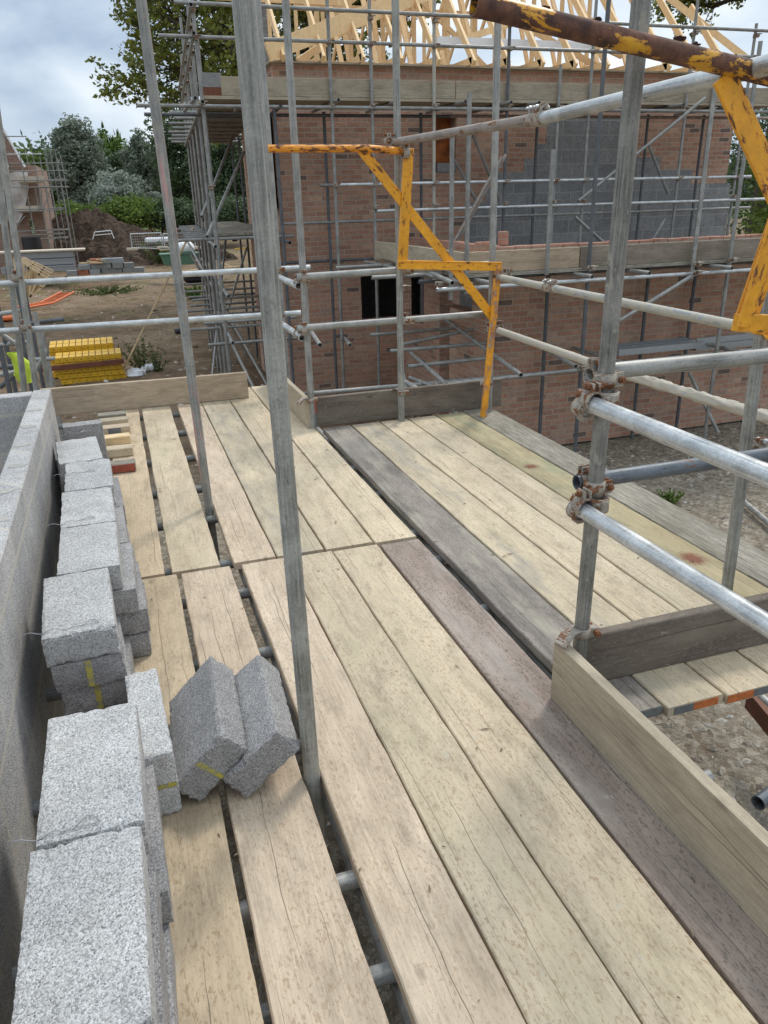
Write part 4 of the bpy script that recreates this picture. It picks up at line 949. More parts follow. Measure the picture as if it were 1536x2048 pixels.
# ------------------------------------------------------------------ scaffold round the house
HS = empty('scaffold', (6, 12, 0), 'tall grey tube scaffold with board platforms round the unfinished brick house', 'scaffold')
def ht(name, A, B, mat=S_FAR, label=None, r=RT): return part_tube(HS, name, A, B, mat, r, 10, label)
def hpole(px, py, y, z0, z1, mat=S_FAR, name='standard'):
    p_ = PY(px, py, y); return ht(name, (p_.x, y, z0), (p_.x, y, z1), mat)
YO = 11.4; T0, T1 = EYE+1.93, EYE+2.23
def hc(x, y, z, a1=Zv, a2=X, face=None):
    mb = MB(); mb.ring((0, 0, 0), a1, RT, RT+.008, .05, 10); mb.ring(Vector((0, -.05, 0)), a2, RT, RT+.008, .05, 10); mb.tube((-.03, -.075, .02), (.06, -.075, .02), .009, 6); mb.box(-.03, .03, -.03, -.02, -.02, .02)
    mb.build('coupler', S_COUP, HS, Vector((x, y, z))-HS.location)
for px, py, z0, z1, mt in ((400, 160, 0, 2.9, S_FAR), (665, 250, 0, 2.6, S_FAR), (745, 250, 0, 2.6, S_FAR), (868, 250, 0, 2.7, S_MORT), (1013, 250, 0, 2.5, S_FARD), (1112, 300, EYE-1, 1.75, S_FAR), (1172, 300, 0, 2.9, S_FAR), (1362, 300, 0, 2.9, S_FAR), (1412, 300, 0, 1.6, S_FAR), (1492, 200, 0, 2.4, S_FAR)):
    o = hpole(px, py, YO, z0, EYE+z1, mt)
    x_ = o.location.x+HS.location.x
    for z in (1.19, 1.93, 2.23, .18, -.13):
        if z < z1 and random.random() < .85: hc(x_, YO, EYE+z)
for px in (651, 842, 935, 1072, 1290, 1400): hpole(px, 300, 12.35, 0, EYE+1.2, S_FARD)
for (a, b, y, mt) in (((350, 26), (1600, 48), YO-.05, S_FAR), ((318, 83), (1600, 108), YO-.05, S_FAR), ((275, 214), (1600, 222), YO-.05, S_FAR), ((288, 226), (900, 235), 12.35, S_FARD), ((900, 233), (1600, 236), 12.35, S_RUSTY),
                      ((678, 371), (1502, 352), YO-.05, S_BRIGHT), ((640, 378), (900, 358), 12.0, S_FAR), ((753, 415), (1560, 403), YO-.05, S_BRIGHT), ((560, 449), (1500, 414), 12.35, S_GALV), ((555, 527), (780, 515), 12.4, S_FARD)):
    A = PY(a[0], a[1], y); B = PY(b[0], b[1], y); B.z = A.z = (A.z+B.z)/2; ht('ledger', A, B, mt)
# top platform in front: boards, transoms, toe boards
ZP = EYE+1.29
for k in range(4): mb = board_mesh(9.4, .225, .038, 50+k, .002); mb.build('platform_board', W_TOEG, HS, M=Matrix.Translation(Vector((1.42, YO+.16+k*.235, ZP))-HS.location))
for (x0, x1, mt) in ((1.67, 5.0, W_TOEG), (5.02, 10.9, W_TOEG)):
    mb = board_mesh(x1-x0, .225, .038, int(x0*9)); mb.build('toe_board', mt, HS, M=Matrix.Translation(Vector((x0, YO+.05, ZP+.115))-HS.location) @ Matrix.Rotation(R(90), 4, 'X'))
for px in (386, 496, 666, 784, 915, 1005, 1060, 1140, 1215, 1345, 1448): 
    p_ = PY(px, 200, YO); ht('transom', (p_.x, YO-.28, ZP-.065), (p_.x, 12.6, ZP-.065), S_FAR)
# pale and dark trim seen at the corner of the platform
mb = MB(); mb.box(1.44, 1.72, YO+.3, YO+.5, ZP+.13, ZP+.30); mb.build('stacked_slab', M_CONC, HS, -HS.location)
mb = MB(); mb.box(1.46, 1.70, YO+.3, YO+.5, ZP+.001, ZP+.128); mb.build('stacked_brick', M_RUSTB, HS, -HS.location)
# the side run towards the back
sx = lambda y: .068*(y-11.4)
ysd = [11.4, 12.5, 13.9, 15.4, 17.0, 18.8]
for k, y in enumerate(ysd):
    if k: ht('standard', (1.39+sx(y), y, 0), (1.39+sx(y), y, EYE+2.9-.3*(k % 3)), S_FAR)
    ht('standard', (2.36+sx(y), y+.1, 0), (2.36+sx(y), y+.1, EYE+1.2), S_FARD)
    if k % 2 == 0: ht('standard', (1.46+sx(y), y+.4, 0), (1.46+sx(y), y+.4, EYE+2.0), S_FAR)
    for z in (1.93, 2.23): hc(1.39+sx(y), y, EYE+z, Zv, Yv)
for z in (1.16, 1.93, 2.23, -.56): ht('ledger', (1.34, 11.1 if z != 1.16 else 10.9, EYE+z), (1.34+sx(19), 19, EYE+z), S_FAR)
for z in (1.16, -.56): ht('ledger', (2.41, 11.3, EYE+z), (2.41+sx(19), 19, EYE+z), S_FARD)
y = 11.9; k = 0
while y < 19:
    ht('transom', ((.98 if k % 2 else 1.05)+sx(y), y, EYE+1.215), (2.6+sx(y), y, EYE+1.215), S_FAR)
    ht('transom', ((1.0 if k % 3 else .8)+sx(y), y+.1, EYE-.50), (2.6+sx(y), y+.1, EYE-.50), S_FAR)
    k += 1; y += .85
for k in range(4): mb = board_mesh(7.2, .225, .038, 80+k, .002); mb.build('platform_board', W_TOEG, HS, M=Matrix.Translation(Vector((1.62+k*.235, YO+1.15, ZP))-HS.location) @ Matrix.Rotation(R(90-3.9), 4, 'Z'))
for k in range(4): mb = board_mesh(7.2, .225, .038, 90+k, .002); mb.build('platform_board', W_OLD, HS, M=Matrix.Translation(Vector((1.6+k*.235, YO+.9, EYE-.435))-HS.location) @ Matrix.Rotation(R(90-3.9), 4, 'Z'))
# lower lift of the side run
rg = random.Random(2)
for k in range(10):
    y = 11.6+k*.8; z = EYE-(1.75 if k % 2 else 1.95); ht('transom', (rg.uniform(.75, 1.15)+sx(y), y, z), (2.6+sx(y), y, z), S_GALV if k % 3 else S_FAR)
for z in (-1.83, -1.2): ht('ledger', (1.42, 10.9, EYE+z), (1.42+sx(19), 19, EYE+z), S_GALV)
for (A, B) in (((1.3, 11.6, EYE-.45), (2.3, 13.9, EYE+.75)), ((1.35, 14, .1), (2.3, 17, EYE-.6)), ((2.3, 13, .1), (1.4, 16.5, EYE-.6)), ((1.5, 12, EYE-1.9), (1.9, 10.9, .1)), ((1.4, 15.5, EYE-.9), (2.3, 15.5, .3)), ((2.7, 17, EYE-.9), (1.8, 17, .2)), ((1.35, 12.5, EYE-.2), (2.35, 15.2, EYE+1.1))): ht('brace', A, B, S_GALV)
# diagonals on the front
for (a, b, y) in (((1004, 314), (888, 520), 10.9), ((1012, 309), (896, 516), 10.95), ((1411, 196), (1157, 402), 11.2), ((1298, 292), (1336, 388), 11.9), ((908, 118+200), (952, 400), 12.3), ((1150, 434), (1235, 510), 10.6), ((1330, 438), (1300, 490), 11), ((940, 255), (1000, 400), 12.3)):
    ht('brace', PY(a[0], a[1], y), PY(b[0], b[1], y), S_RUSTY if a[0] in (1004, 1012) else S_FAR)
# garage lift
YGS = 7.95; ZGP = EYE-.80
for px, py, z0, z1, mt in ((903, 420, EYE-1.05, .62, S_FAR), (935, 420, EYE-1., .95, S_FAR), (1180, 500, 0, 2.6, S_FARD), (1100, 420, EYE-.85, .43, S_FAR), (1392, 480, EYE-1.0, 1.1, S_GALV), (1462, 500, 0, 1.5, S_FAR)):
    hpole(px, py, YGS-.04, z0, EYE+z1, mt)
for px, y in ((1093, 8.75), (1382, 8.75), (1290, 8.75)): hpole(px, 620, y, 0, ZGP-.05, S_FARD)
for k in range(4): mb = board_mesh(7.9, .225, .038, 60+k, .002); mb.build('platform_board', W_OLD, HS, M=Matrix.Translation(Vector((3.62, YGS+.13+k*.2, ZGP))-HS.location))
for (x0, x1, mt) in ((3.66, 5.06, W_TOEL), (5.08, 8.3, W_DRAB), (8.32, 11.4, W_DRAB)):
    mb = board_mesh(x1-x0, .225, .038, int(x0*7)); mb.build('toe_board', mt, HS, M=Matrix.Translation(Vector((x0, YGS+.04, ZGP+.115))-HS.location) @ Matrix.Rotation(R(90), 4, 'X'))
mb = board_mesh(3.1, .225, .038, 33); mb.build('toe_board', W_TOEG, HS, M=Matrix.Translation(Vector((3.63, YGS-.02, ZGP+.115))-HS.location) @ Matrix.Rotation(R(90), 4, 'Z') @ Matrix.Rotation(R(90), 4, 'X'))
for k in range(4): mb = board_mesh(2.4, .2, .038, 70+k, .002); mb.build('platform_board', W_TOEG, HS, M=Matrix.Translation(Vector((3.76+k*.205, YGS+.95, ZGP-.002))-HS.location) @ Matrix.Rotation(R(90), 4, 'Z'))
ZL = EYE-.935
ht('ledger', (3.25, YGS-.06, ZL), (11.5, YGS-.06, ZL), S_BRIGHT); ht('ledger', (3.4, 8.8, ZL), (11.5, 8.8, ZL), S_FARD)
ht('ledger', (3.55, 7.6, ZL+.06), (3.55, 11.4, ZL+.06), S_GALV)
for x_ in (3.75, 5.0, 5.75, 6.9, 7.6, 8.6, 9.6): ht('transom', (x_, 7.6, ZGP-.065), (x_+.02, 8.86, ZGP-.065), S_GALV)
for y_ in (8.9, 9.7, 10.5): ht('transom', (2.85, y_, ZGP-.067), (4.45, y_, ZGP-.067), S_GALV)
for (a, b, y) in (((1395, 545), (1216, 405+250), 7.85), ((800, 690), (962, 655), 9.6), ((740, 670), (965, 652), 10.2), ((780, 702), (1010, 683), 9.1), ((815, 733), (985, 715), 8.7), ((620, 787), (1220, 735), 8.5), ((890, 768), (1225, 733), 7.9), ((558, 790), (800, 770), 11.4)):
    ht('brace', PY(a[0], a[1], y), PY(b[0], b[1], y), S_GALV)
for (a, b) in (((820, 704, 9.6), (893, 769, 7.6)), ((893, 640, 10.4), (1042, 750, 7.2)), ((820, 755, 8.8), (872, 775, 8.2)), ((700, 690, 9.4), (690, 676, 11.5)), ((640, 690, 8.3), (607, 640, 10.5)), ((1075, 690, 8.8), (1152, 733, 7.3)), ((1378, 745, 8.4), (1436, 865, 8.1)), ((800, 715, 8.6), (815, 790, 8.4)), ((905, 566, 7.3), (860, 545, 9.))):
    ht('brace', PY(a[0], a[1], a[2]), PY(b[0], b[1], b[2]), S_GALV)
# couplers on the garage lift
for px, py, y in ((806, 575, 7.85), (1180, 536, 7.85), (1392, 528, 7.85), (1462, 520, 7.85), (1160, 735, 7.8), (870, 770, 7.9), (1392, 545, 7.8), (876, 568, 7.8)):
    p_ = PY(px, py, y); hc(p_.x, p_.y, p_.z)
# steel lintels laid on the lift
for i, (a, b, z_, lab, y) in enumerate(((1238, 1408, 700, 'pair of galvanised steel channels lying on the garage scaffold, left and lower', 8.1), (1392, 1512, 690, 'galvanised steel channels on the garage scaffold, right and higher', 8.25))):
    A = PY(a, z_+6, y); B = PY(b, z_-2, y); mb = MB(); L = B.x-A.x
    for k in range(3 if i == 0 else 2):
        yy_ = k*.16 if i == 0 else .0; zz = 0 if i == 0 else k*.085
        mb.box(0, L, yy_, yy_+.14, zz, zz+.004); mb.box(0, L, yy_, yy_+.004, zz+.004, zz+.075); mb.box(0, L, yy_, yy_+.05, zz+.075, zz+.079)
    tag(mb.build('steel_lintel', M_LINTEL, None, (A.x, A.y, A.z-.04)), lab, 'steel lintel')
for x_ in (5.6, 7.3): ht('transom', (x_, 7.6, EYE-1.90), (x_, 8.85, EYE-1.90), S_GALV)
ht('ledger', (5.2, YGS, EYE-1.95), (9.5, YGS, EYE-1.95), S_GALV)

# ------------------------------------------------------------------ trees
def leaves(mb, tones, C, rad, n, s, rg, flat_=.8):
    for _ in range(n):
        while True:
            d = Vector((rg.uniform(-1, 1), rg.uniform(-1, 1), rg.uniform(-1, 1)))
            if d.length < 1: break
        P = C+Vector((d.x*rad, d.y*rad, d.z*rad*flat_)); a = Vector((rg.gauss(0, 1), rg.gauss(0, 1), rg.gauss(0, .7))).normalized(); b = a.cross(Vector((rg.gauss(0, 1), rg.gauss(0, 1), rg.gauss(0, 1)))).normalized()
        ss = s*rg.uniform(.6, 1.3); a = a*ss; b = b*ss*.62
        mb.add([P-a, P-b*.9, P+a, P+b*.9], [(0, 1, 2, 3)]); tones.append(rg.random())
def put_tones(o, tones):
    at = o.data.attributes.new('tone', 'FLOAT', 'FACE'); at.data.foreach_set('value', tones)
def tree(name, label, cat, base, h, rx, mat, seed, nclump=70, nleaf=55, leaf=.2, z0f=.15, group='trees and bushes along the far edge of the site', bark=M_BARK2, lean=0, up=False, conic=.0):
    rg = random.Random(seed); base = Vector(base); t = empty(name, base, label, cat, group)
    mb = MB(); th = h*.8; pts = [Vector((0, 0, -.1)), Vector((rg.uniform(-.2, .2)*rx*.3, 0, th*.35)), Vector((rg.uniform(-.3, .3)*rx*.4, 0, th))]; r0 = h*.028
    for k in range(2): mb.tube(pts[k], pts[k+1], r0*(1-.4*k), 8)
    cl = []
    for k in range(nclump):
        while True:
            d = Vector((rg.uniform(-1, 1), rg.uniform(-1, 1), rg.uniform(-1, 1)))
            if .35 < d.length < 1: break
        zc = z0f*h+(1-z0f)*h*.5; C = Vector((d.x*rx*.86, d.y*rx*.8, zc+d.z*(h*(1-z0f)*.5)*.9)); cl.append(C)
        if k % 3 == 0: mb.tube(pts[1].lerp(pts[2], max(0, min(1, (C.z-th*.35)/(th*.65)-.2))), C, r0*.22, 5)
    mb.build('trunk', bark, t)
    mb = MB(); tones = []
    for C in cl:
        bt = rg.uniform(-.25, .25); k0 = len(tones); leaves(mb, tones, C, rx*.34*rg.uniform(.6, 1.2), nleaf, leaf, rg)
        if up:
            for _ in range(6): 
                P = C+Vector((rg.uniform(-.3, .3)*rx*.3, 0, rx*.2)); mb.add([P-Vector((leaf*.4, 0, 0)), P+Vector((leaf*.4, 0, 0)), P+Vector((rg.uniform(-.2, .2), 0, rx*.3))], [(0, 1, 2)]); tones.append(.7)
        for q in range(k0, len(tones)): tones[q] = max(0, min(1, tones[q]*.7+.15+bt))
    put_tones(mb.build('crown', mat, t), tones); return t
def px_tree(name, label, cx, ytop, ybase, hw, Y, mat, seed, **k):
    b = PY(cx, ybase, Y); tp = PY(cx, ytop, Y); sd_ = PY(cx+hw, (ytop+ybase)/2, Y)
    return tree(name, label, k.pop('cat', 'tree'), (b.x, Y, max(-.2, b.z) if k.pop('onz', False) else b.z), tp.z-b.z, abs(sd_.x-PY(cx, (ytop+ybase)/2, Y).x), mat, seed, **k)
TD = [('tree', 'dark tree behind the scaffold of the far left house', 60, 285, 480, 60, 88, L_HEDGE, dict()),
      ('tree', 'low olive green tree left of the tall willow', 115, 280, 480, 42, 84, L_HEDGE, dict()),
      ('tree', 'tall grey green willow tree behind the brown soil heap', 182, 228, 480, 62, 80, L_WILLOW, dict(nclump=130, nleaf=110)),
      ('tree', 'bright green tree top between the two willows', 248, 245, 480, 46, 92, L_BRIGHT, dict(up=True)),
      ('tree', 'dark tree filling the gap below the bright green tree', 240, 300, 480, 60, 86, L_DARK, dict(nclump=100)),
      ('tree', 'grey green willow left of the slim pole base', 305, 258, 480, 46, 78, L_WILLOW, dict(nclump=90)),
      ('tree', 'tall dark tree behind the corner of the house scaffold', 390, 190, 480, 80, 74, L_DARK, dict(nclump=150, nleaf=80)),
      ('tree', 'dark tree seen under the high platform', 470, 250, 480, 80, 68, L_DARK, dict(nclump=150, nleaf=70)),
      ('tree', 'small dark tree top at the left edge of the sky', 2, 228, 330, 12, 70, L_DARK, dict(leaf=.15)),
      ('tree', 'far hedgerow tree left of the dark house scaffold', 330, 290, 480, 45, 84, L_DARK, dict(nclump=100)),
      ('bush', 'silvery sallow bush standing over the green hedge', 245, 345, 455, 62, 66, L_SILVER, dict(nclump=90, nleaf=90, leaf=.13, cat='bush')),
      ('bush', 'silvery lower bush right of the big sallow bush', 318, 385, 455, 36, 66, L_SILVER, dict(nclump=50, nleaf=70, leaf=.13, cat='bush')),
      ('bush', 'green hedge bush behind the right end of the soil heap', 262, 400, 462, 70, 63, L_HEDGE, dict(nclump=90, nleaf=80, leaf=.13, cat='bush')),
      ('bush', 'green hedge bush left of the soil heap top', 150, 412, 462, 55, 63, L_HEDGE, dict(nclump=70, nleaf=80, leaf=.13, cat='bush')),
      ('bush', 'dark hedge bush right of the green hedge', 352, 402, 462, 60, 63, L_DARK, dict(nclump=80, nleaf=80, leaf=.13, cat='bush')),
      ('bush', 'dark hedge bush seen beneath the house scaffold', 455, 400, 462, 70, 63, L_DARK, dict(nclump=80, nleaf=80, leaf=.13, cat='bush'))]
for i, (nme, lab, cx, yt, yb, hw, Y, mt, kw) in enumerate(TD):
    px_tree(nme, lab, cx, yt, yb, hw, Y, mt, 100+i, **{**dict(leaf=.16, nleaf=90), **kw})
# more wood further right, behind and beyond the house
for i, (x, y, h, rx, mt) in enumerate(((19, 36, 7.5, 4.5, L_HEDGE), (25.5, 23, 6.3, 3.6, L_HEDGE), (33, 33, 8, 5, L_DARK))):
    tree('tree', ['leafy tree beyond the right end of the house', 'leafy tree at the right edge behind the yellow brace', 'dark tree far behind the right end of the garage'][i], 'tree', (x, y, 0), h, rx, mt, 300+i, 130, 70, .13, .02)

# oak over the house
def oak(base, h, seed, label, spread, nb=11, leafn=26, ls=.095, limbs=None):
    rg = random.Random(seed); base = Vector(base); t = empty('oak_tree', base, label, 'tree', None)
    mb = MB(); lf = MB(); tones = []
    mb.tube((0, 0, -.2), (.2, 0, h*.32), .42, 12); mb.tube((.2, 0, h*.32), (.0, 0, h*.7), .34, 12)
    def grow(P, d, L, r, lev):
        n = 4; 
        for k in range(n):
            d2 = (d+Vector((rg.gauss(0, .2), rg.gauss(0, .2), rg.gauss(0, .17)+.03))).normalized(); Q = P+d2*(L/n); mb.tube(P, Q, r*(1-.16*k), 5 if lev else 7, cap=False); P = Q; d = d2
            if lev < 3 and k >= (1 if lev == 0 else 0):
                for _ in range(2 if lev < 2 else 1):
                    e_ = (d+Vector((rg.gauss(0, .75), rg.gauss(0, .75), rg.gauss(0, .55)))).normalized(); grow(P, e_, L*rg.uniform(.42, .6), r*.42, lev+1)
            if lev >= 2: leaves(lf, tones, P, L*.38, leafn//2, ls, rg)
        if lev >= 1: leaves(lf, tones, P, L*.34, leafn, ls, rg)
    for k in range(nb):
        a = 2*math.pi*k/nb+rg.uniform(-.3, .3); z = h*rg.uniform(.52, .85); grow(Vector((.1, 0, z)), Vector((math.cos(a), math.sin(a), rg.uniform(-.02, .5))).normalized(), spread*rg.uniform(.75, 1.05), .15, 0)
    for (z, d, L) in (limbs or []): grow(Vector((.1, 0, z)), Vector(d).normalized(), L, .15, 0)
    mb.build('trunk', M_BARK, t); put_tones(lf.build('crown', L_OAK, t), tones); return t
oak((7.6, 29, 0), 15, 21, 'large oak tree with open leafy limbs rising behind the roof frame', 3.6, 9, 8, .085,
    [(7.6, (-1, -.1, -.04), 4.2), (8.0, (-1, -.1, .02), 4.6), (8.8, (-1, .1, .12), 4.8), (9.6, (-.95, -.1, .3), 4.4)])
oak((25.5, 27, 0), 15, 5, 'second oak tree whose twigs reach in at the top right corner', 3.8, 8, 7, .09)

# ------------------------------------------------------------------ soil heap
def heap(name, cx, cy_, rx, ry, h, mat, seed, label, cat):
    n = 90; mb = MB(); vs = []
    for j in range(n+1):
        for i in range(n+1):
            u, v_ = i/n*2-1, j/n*2-1; d = math.sqrt(u*u+v_*v_); k = max(0, 1-d)**.8
            z = h*k*(.75+.5*noise.noise(Vector((u*1.6+seed, v_*1.6, 0))))*(1.12-.2*u)+.42*min(1, k*5)*noise.noise(Vector((u*6, v_*6, seed)))+.34*min(1, k*5)*noise.noise(Vector((u*15, v_*15, seed)))+.2*min(1, k*5)*noise.noise(Vector((u*33, v_*33, seed)))
            vs.append((u*rx, v_*ry, z-.06))
    mb.add(vs, [(j*(n+1)+i, j*(n+1)+i+1, (j+1)*(n+1)+i+1, (j+1)*(n+1)+i) for j in range(n) for i in range(n)])
    return tag(mb.build(name, mat, None, (cx, cy_, 0)), label, cat)
M_SOIL = flat('dug_soil', (.17, .11, .07), .98, 0, .7, 5); 
_nt = M_SOIL.node_tree
for _n in _nt.nodes:
    if _n.type == 'BUMP': _n.inputs['Distance'].default_value = .5; _n.inputs['Strength'].default_value = 1
M_SOIL2 = flat('pale_soil', (.30, .22, .14), .98, 0, .4, 2)
m1 = PZ(215, 503, 0); heap('soil_heap', .2, 53, 7.4, 5, 3.1, M_SOIL, 4, 'big brown heap of dug soil in front of the hedge', 'soil heap')
heap('soil_heap', 4.0, 50, 3.4, 2.4, 1.1, M_SOIL, 9, 'lower brown heap of soil at the right foot of the big one', 'soil heap')
heap('soil_heap', -3.2, 57, 3.6, 3.0, 1.9, M_SOIL2, 14, 'paler soil heap behind the far left scaffold', 'soil heap')

# ------------------------------------------------------------------ far left house with its scaffold
YF2 = 47.
FH = empty('house', (-9, YF2+4, 0), 'far half built pink brick house with plastic sheeting at the left edge', 'house')
def hf(mb, name, mat): return mb.build(name, mat, FH, -FH.location)
def FX(px, py): p_ = PY(px, py, YF2); return p_.x, p_.z
xe = FX(92, 450)[0]; zt2 = FX(60, 330)[1]
hf(wall_boxes(MB(), -16, xe, 0, zt2, [(FX(60, 450)[0], FX(68, 450)[0], FX(60, 470)[1], FX(60, 437)[1])], YF2, YF2+.3), 'front_wall', BRICKF)
mb = MB(); mb.box(xe-.3, xe, YF2+.3, YF2+9, 0, zt2); hf(mb, 'side_wall', BRICKF)
g0, g1_, g2 = FX(-60, 330), FX(5, 258), FX(40, 345); mb = MB(); mb.prism([(g0[0], zt2), (g2[0]+.2, zt2), g1_], YF2+.05, YF2+.3); hf(mb, 'gable', M_WHITE if False else BRICKF)
mb = MB(); timber(mb, (g1_[0], YF2-.1, g1_[1]+.1), (g2[0]+.3, YF2-.1, zt2-.1), .1, .16, Yv); timber(mb, (g1_[0]-.5, YF2-.1, g1_[1]), (g2[0]-.5, YF2-.1, zt2-.1), .1, .12, Yv); hf(mb, 'verge_board', M_WHITE)
a, b = FX(0, 345), FX(38, 380)
mb = MB(); n = 12; vs = []
for j in range(n+1):
    for i in range(n+1):
        u, v_ = i/n, j/n; wid = (b[0]-a[0]+1.2)*(1-.45*v_**2); vs.append((a[0]-.6+u*wid, YF2-.35+.18*noise.noise(Vector((u*4, v_*4, 0))), a[1]-v_*2.4+.2*noise.noise(Vector((u*3, v_*3, 8)))))
mb.add(vs, [(j*(n+1)+i, j*(n+1)+i+1, (j+1)*(n+1)+i+1, (j+1)*(n+1)+i) for j in range(n) for i in range(n)], True); hf(mb, 'sheeting', M_PLASTIC)
FS = empty('scaffold', (-5, YF2, 0), 'distant tube scaffold fanning out beside the far pink brick house', 'scaffold')
def ft(name, A, B, mat=S_FAR): return part_tube(FS, name, A, B, mat, .028, 6, ri=False)
for k, px in enumerate((48, 56, 64, 73, 82, 90, 98, 105, 112, 119, 124)):
    x_, z_ = FX(px, 330); y_ = YF2-1.3+(k % 3)*1.5; ft('standard', (x_, y_, 0), (x_, y_, z_+random.uniform(-.3, .9)))
for py in (277, 312, 330, 345, 363, 377, 420, 424, 462, 470, 478):
    xa, z_ = FX(-20 if py < 440 else 20, py); xb = FX({277: 58, 312: 88}.get(py, 118+random.randint(0, 22)), py)[0]
    for y_ in ((YF2-1.35,) if py in (277, 312, 330, 345) else (YF2-1.35, YF2+.5)): ft('ledger', (xa, y_, z_), (xb, y_, z_), S_BRIGHT if py == 312 else S_FAR)
for a, b in (((70, 372), (78, 420)), ((84, 380), (80, 420)), ((20, 470), (50, 432)), ((95, 480), (110, 505)), ((88, 365), (112, 430)), ((104, 370), (84, 424))):
    A = PY(*a, YF2-1.3); B = PY(*b, YF2-1.3); ft('brace', A, B)
for py in (360, 418):
    xa, z_ = FX(40, py); xb = FX(92, py)[0]; mb = MB(); mb.box(xa, xb, YF2-1.2, YF2-1.15, z_-.12, z_+.14); mb.box(xa, xb, YF2-1.15, YF2-.1, z_-.16, z_-.12); mb.build('platform_board', M_CREAM, FS, -FS.location)
# dark drum under it
mb = MB(); p_ = PZ(68, 512, 0); p_ = PY(68, 512, 44); mb.tube((0, 0, 0), (0, 0, .9), .45, 16); tag(mb.build('plastic_drum', M_BLACK, None, (p_.x, 44, max(0, p_.z))), 'black drum standing at the foot of the far left scaffold', 'drum')

# ------------------------------------------------------------------ yard clutter
def gp(px, py): return PZ(px, py, 0)
# yellow slotted panels
base = gp(180, 768); rgl = random.Random(6); M_SLOT = flat('slot_and_hole_shade', (.16, .10, .03), .9)  # M_SLOT: dark colour painted as the shade in slots and side holes
def slotted(x, y, z, rz, tilt, label):
    L, Wd, T = 1.22, .62, .10; mb = MB(); mb.cbox(-L/2, L/2, -Wd/2, Wd/2, 0, T*.86, .008)
    for i in range(10):
        x0 = -L/2+L*i/10+(.016 if i else 0); x1 = -L/2+L*(i+1)/10
        for (y0, y1) in ((-Wd/2, -.02), (.02, Wd/2)): mb.cbox(x0, x1-.0, y0, y1, T*.86, T, .003)
    o = mb.build('slotted_panel', M_YELP, None, M=Matrix.Translation((x, y, z)) @ Matrix.Rotation(rz, 4, 'Z') @ Matrix.Rotation(tilt, 4, 'X'))
    mb = MB(); mb.box(-L/2+.02, L/2-.01, -Wd/2+.012, Wd/2-.012, T*.86, T*.87); mb.build('slot_shade', M_SLOT, o)  # dark plate that paints the shade between the ribs
    mb = MB()
    for i in range(9): mb.tube((-L/2+.08+i*.13, -Wd/2-.001, T*.45), (-L/2+.08+i*.13, -Wd/2+.0008, T*.45), .012, 8)
    mb.build('side_hole', M_SLOT, o)  # flat dark discs, coloured as the shade inside small holes
    tag(o, label, 'plastic panel', 'stacked yellow panels')
for k in range(5): slotted(base.x+.06+rgl.uniform(-.04, .04), base.y+.35, .02+k*.106, rgl.uniform(-.04, .04), 0, 'yellow slotted panel, front stack, ' + ['lowest', 'second up', 'third up', 'fourth up', 'top one under the brown beam'][k])
for k in range(6): slotted(base.x-.10+rgl.uniform(-.03, .03), base.y+1.12, .02+k*.106, rgl.uniform(-.03, .03), 0 if k < 5 else .05, 'yellow slotted panel, rear stack, ' + ['lowest', 'second up', 'third up', 'fourth up', 'fifth up', 'topmost with slots in full view'][k])
zb = .03+5*.105+.03; A, B = PY(83, 739, base.y-.01), PY(248, 722, base.y-.01); mb = MB(); timber(mb, A-A, (B-A), .07, .09); tag(mb.build('steel_beam', M_RUSTB, None, A), 'red brown beam lying across the yellow panels', 'beam')
# long batten leaning
A = gp(238, 757); B = PY(386, 455, A.y-.6); mb = MB(); timber(mb, (0, 0, 0), B-A, .045, .03); tag(mb.build('timber_batten', W_NEW, None, A), 'long thin timber batten leaning up towards the house scaffold', 'batten')
# white bags in weeds
for i, (px, py, s_) in enumerate(((272, 755, .16), (300, 742, .13))):
    p_ = gp(px, py); mb = MB(); n = 14; vs = []
    for j in range(8):
        th = math.pi*j/7
        for k in range(n):
            ph = 2*math.pi*k/n; rr = s_*(1+.35*noise.noise(Vector((math.cos(ph)*1.5+i*4, math.sin(ph)*1.5, th*1.4)))); vs.append((math.sin(th)*math.cos(ph)*rr*1.3, math.sin(th)*math.sin(ph)*rr, (math.cos(th)+.8)*rr*.6))
    mb.add(vs, [(j*n+k, j*n+(k+1) % n, (j+1)*n+(k+1) % n, (j+1)*n+k) for j in range(7) for k in range(n)]); tag(mb.build('crumpled_bag', M_WHITE, None, (p_.x, p_.y, 0)), ['crumpled white bag in the weeds, nearer to the yellow panels', 'crumpled white bag in the weeds, farther from the yellow panels'][i], 'bag')
def weed(px, py, h, r_, n, lab, mat=L_WEED, seed=1, ls=.03, at=None):
    rg = random.Random(seed); p_ = at or gp(px, py); mb = MB(); tones = []
    for k in range(n):
        a = rg.random()*6.28; rr = rg.random()*r_; tip = Vector((math.cos(a)*rr*1.3, math.sin(a)*rr*1.3, h*rg.uniform(.5, 1))); bs = Vector((math.cos(a)*rr*.3, math.sin(a)*rr*.3, 0))
        for q in range(9):
            P = bs.lerp(tip, .15+q/10.); leaves(mb, tones, P, h*.06, 2, ls, rg)
        s_ = Vector((math.sin(a), -math.cos(a), 0))*.004; mb.add([bs-s_, bs+s_, tip], [(0, 1, 2)]); tones.append(.2)
    put_tones(mb.build('weed', mat, None, (p_.x, p_.y, gz(p_.x, p_.y)-.01)), tones); o = bpy.context.scene.collection.objects[-1]; tag(o, lab, 'weed', 'weeds growing on the site')
weed(285, 735, .75, .45, 34, 'tall straggly weed behind the yellow panels', seed=2)
weed(312, 742, .45, .35, 24, 'low weed around the white bags', seed=3)
weed(300, 520, 1.9, 1.2, 50, 'reddish dry dock weeds beside the block pile', leafmat('dry_dock', (.10, .06, .02), (.24, .17, .07)), 4, .09)
weed(325, 530, 1.4, 1.4, 50, 'green weeds at the foot of the dry docks', L_WEED, 5, .09)
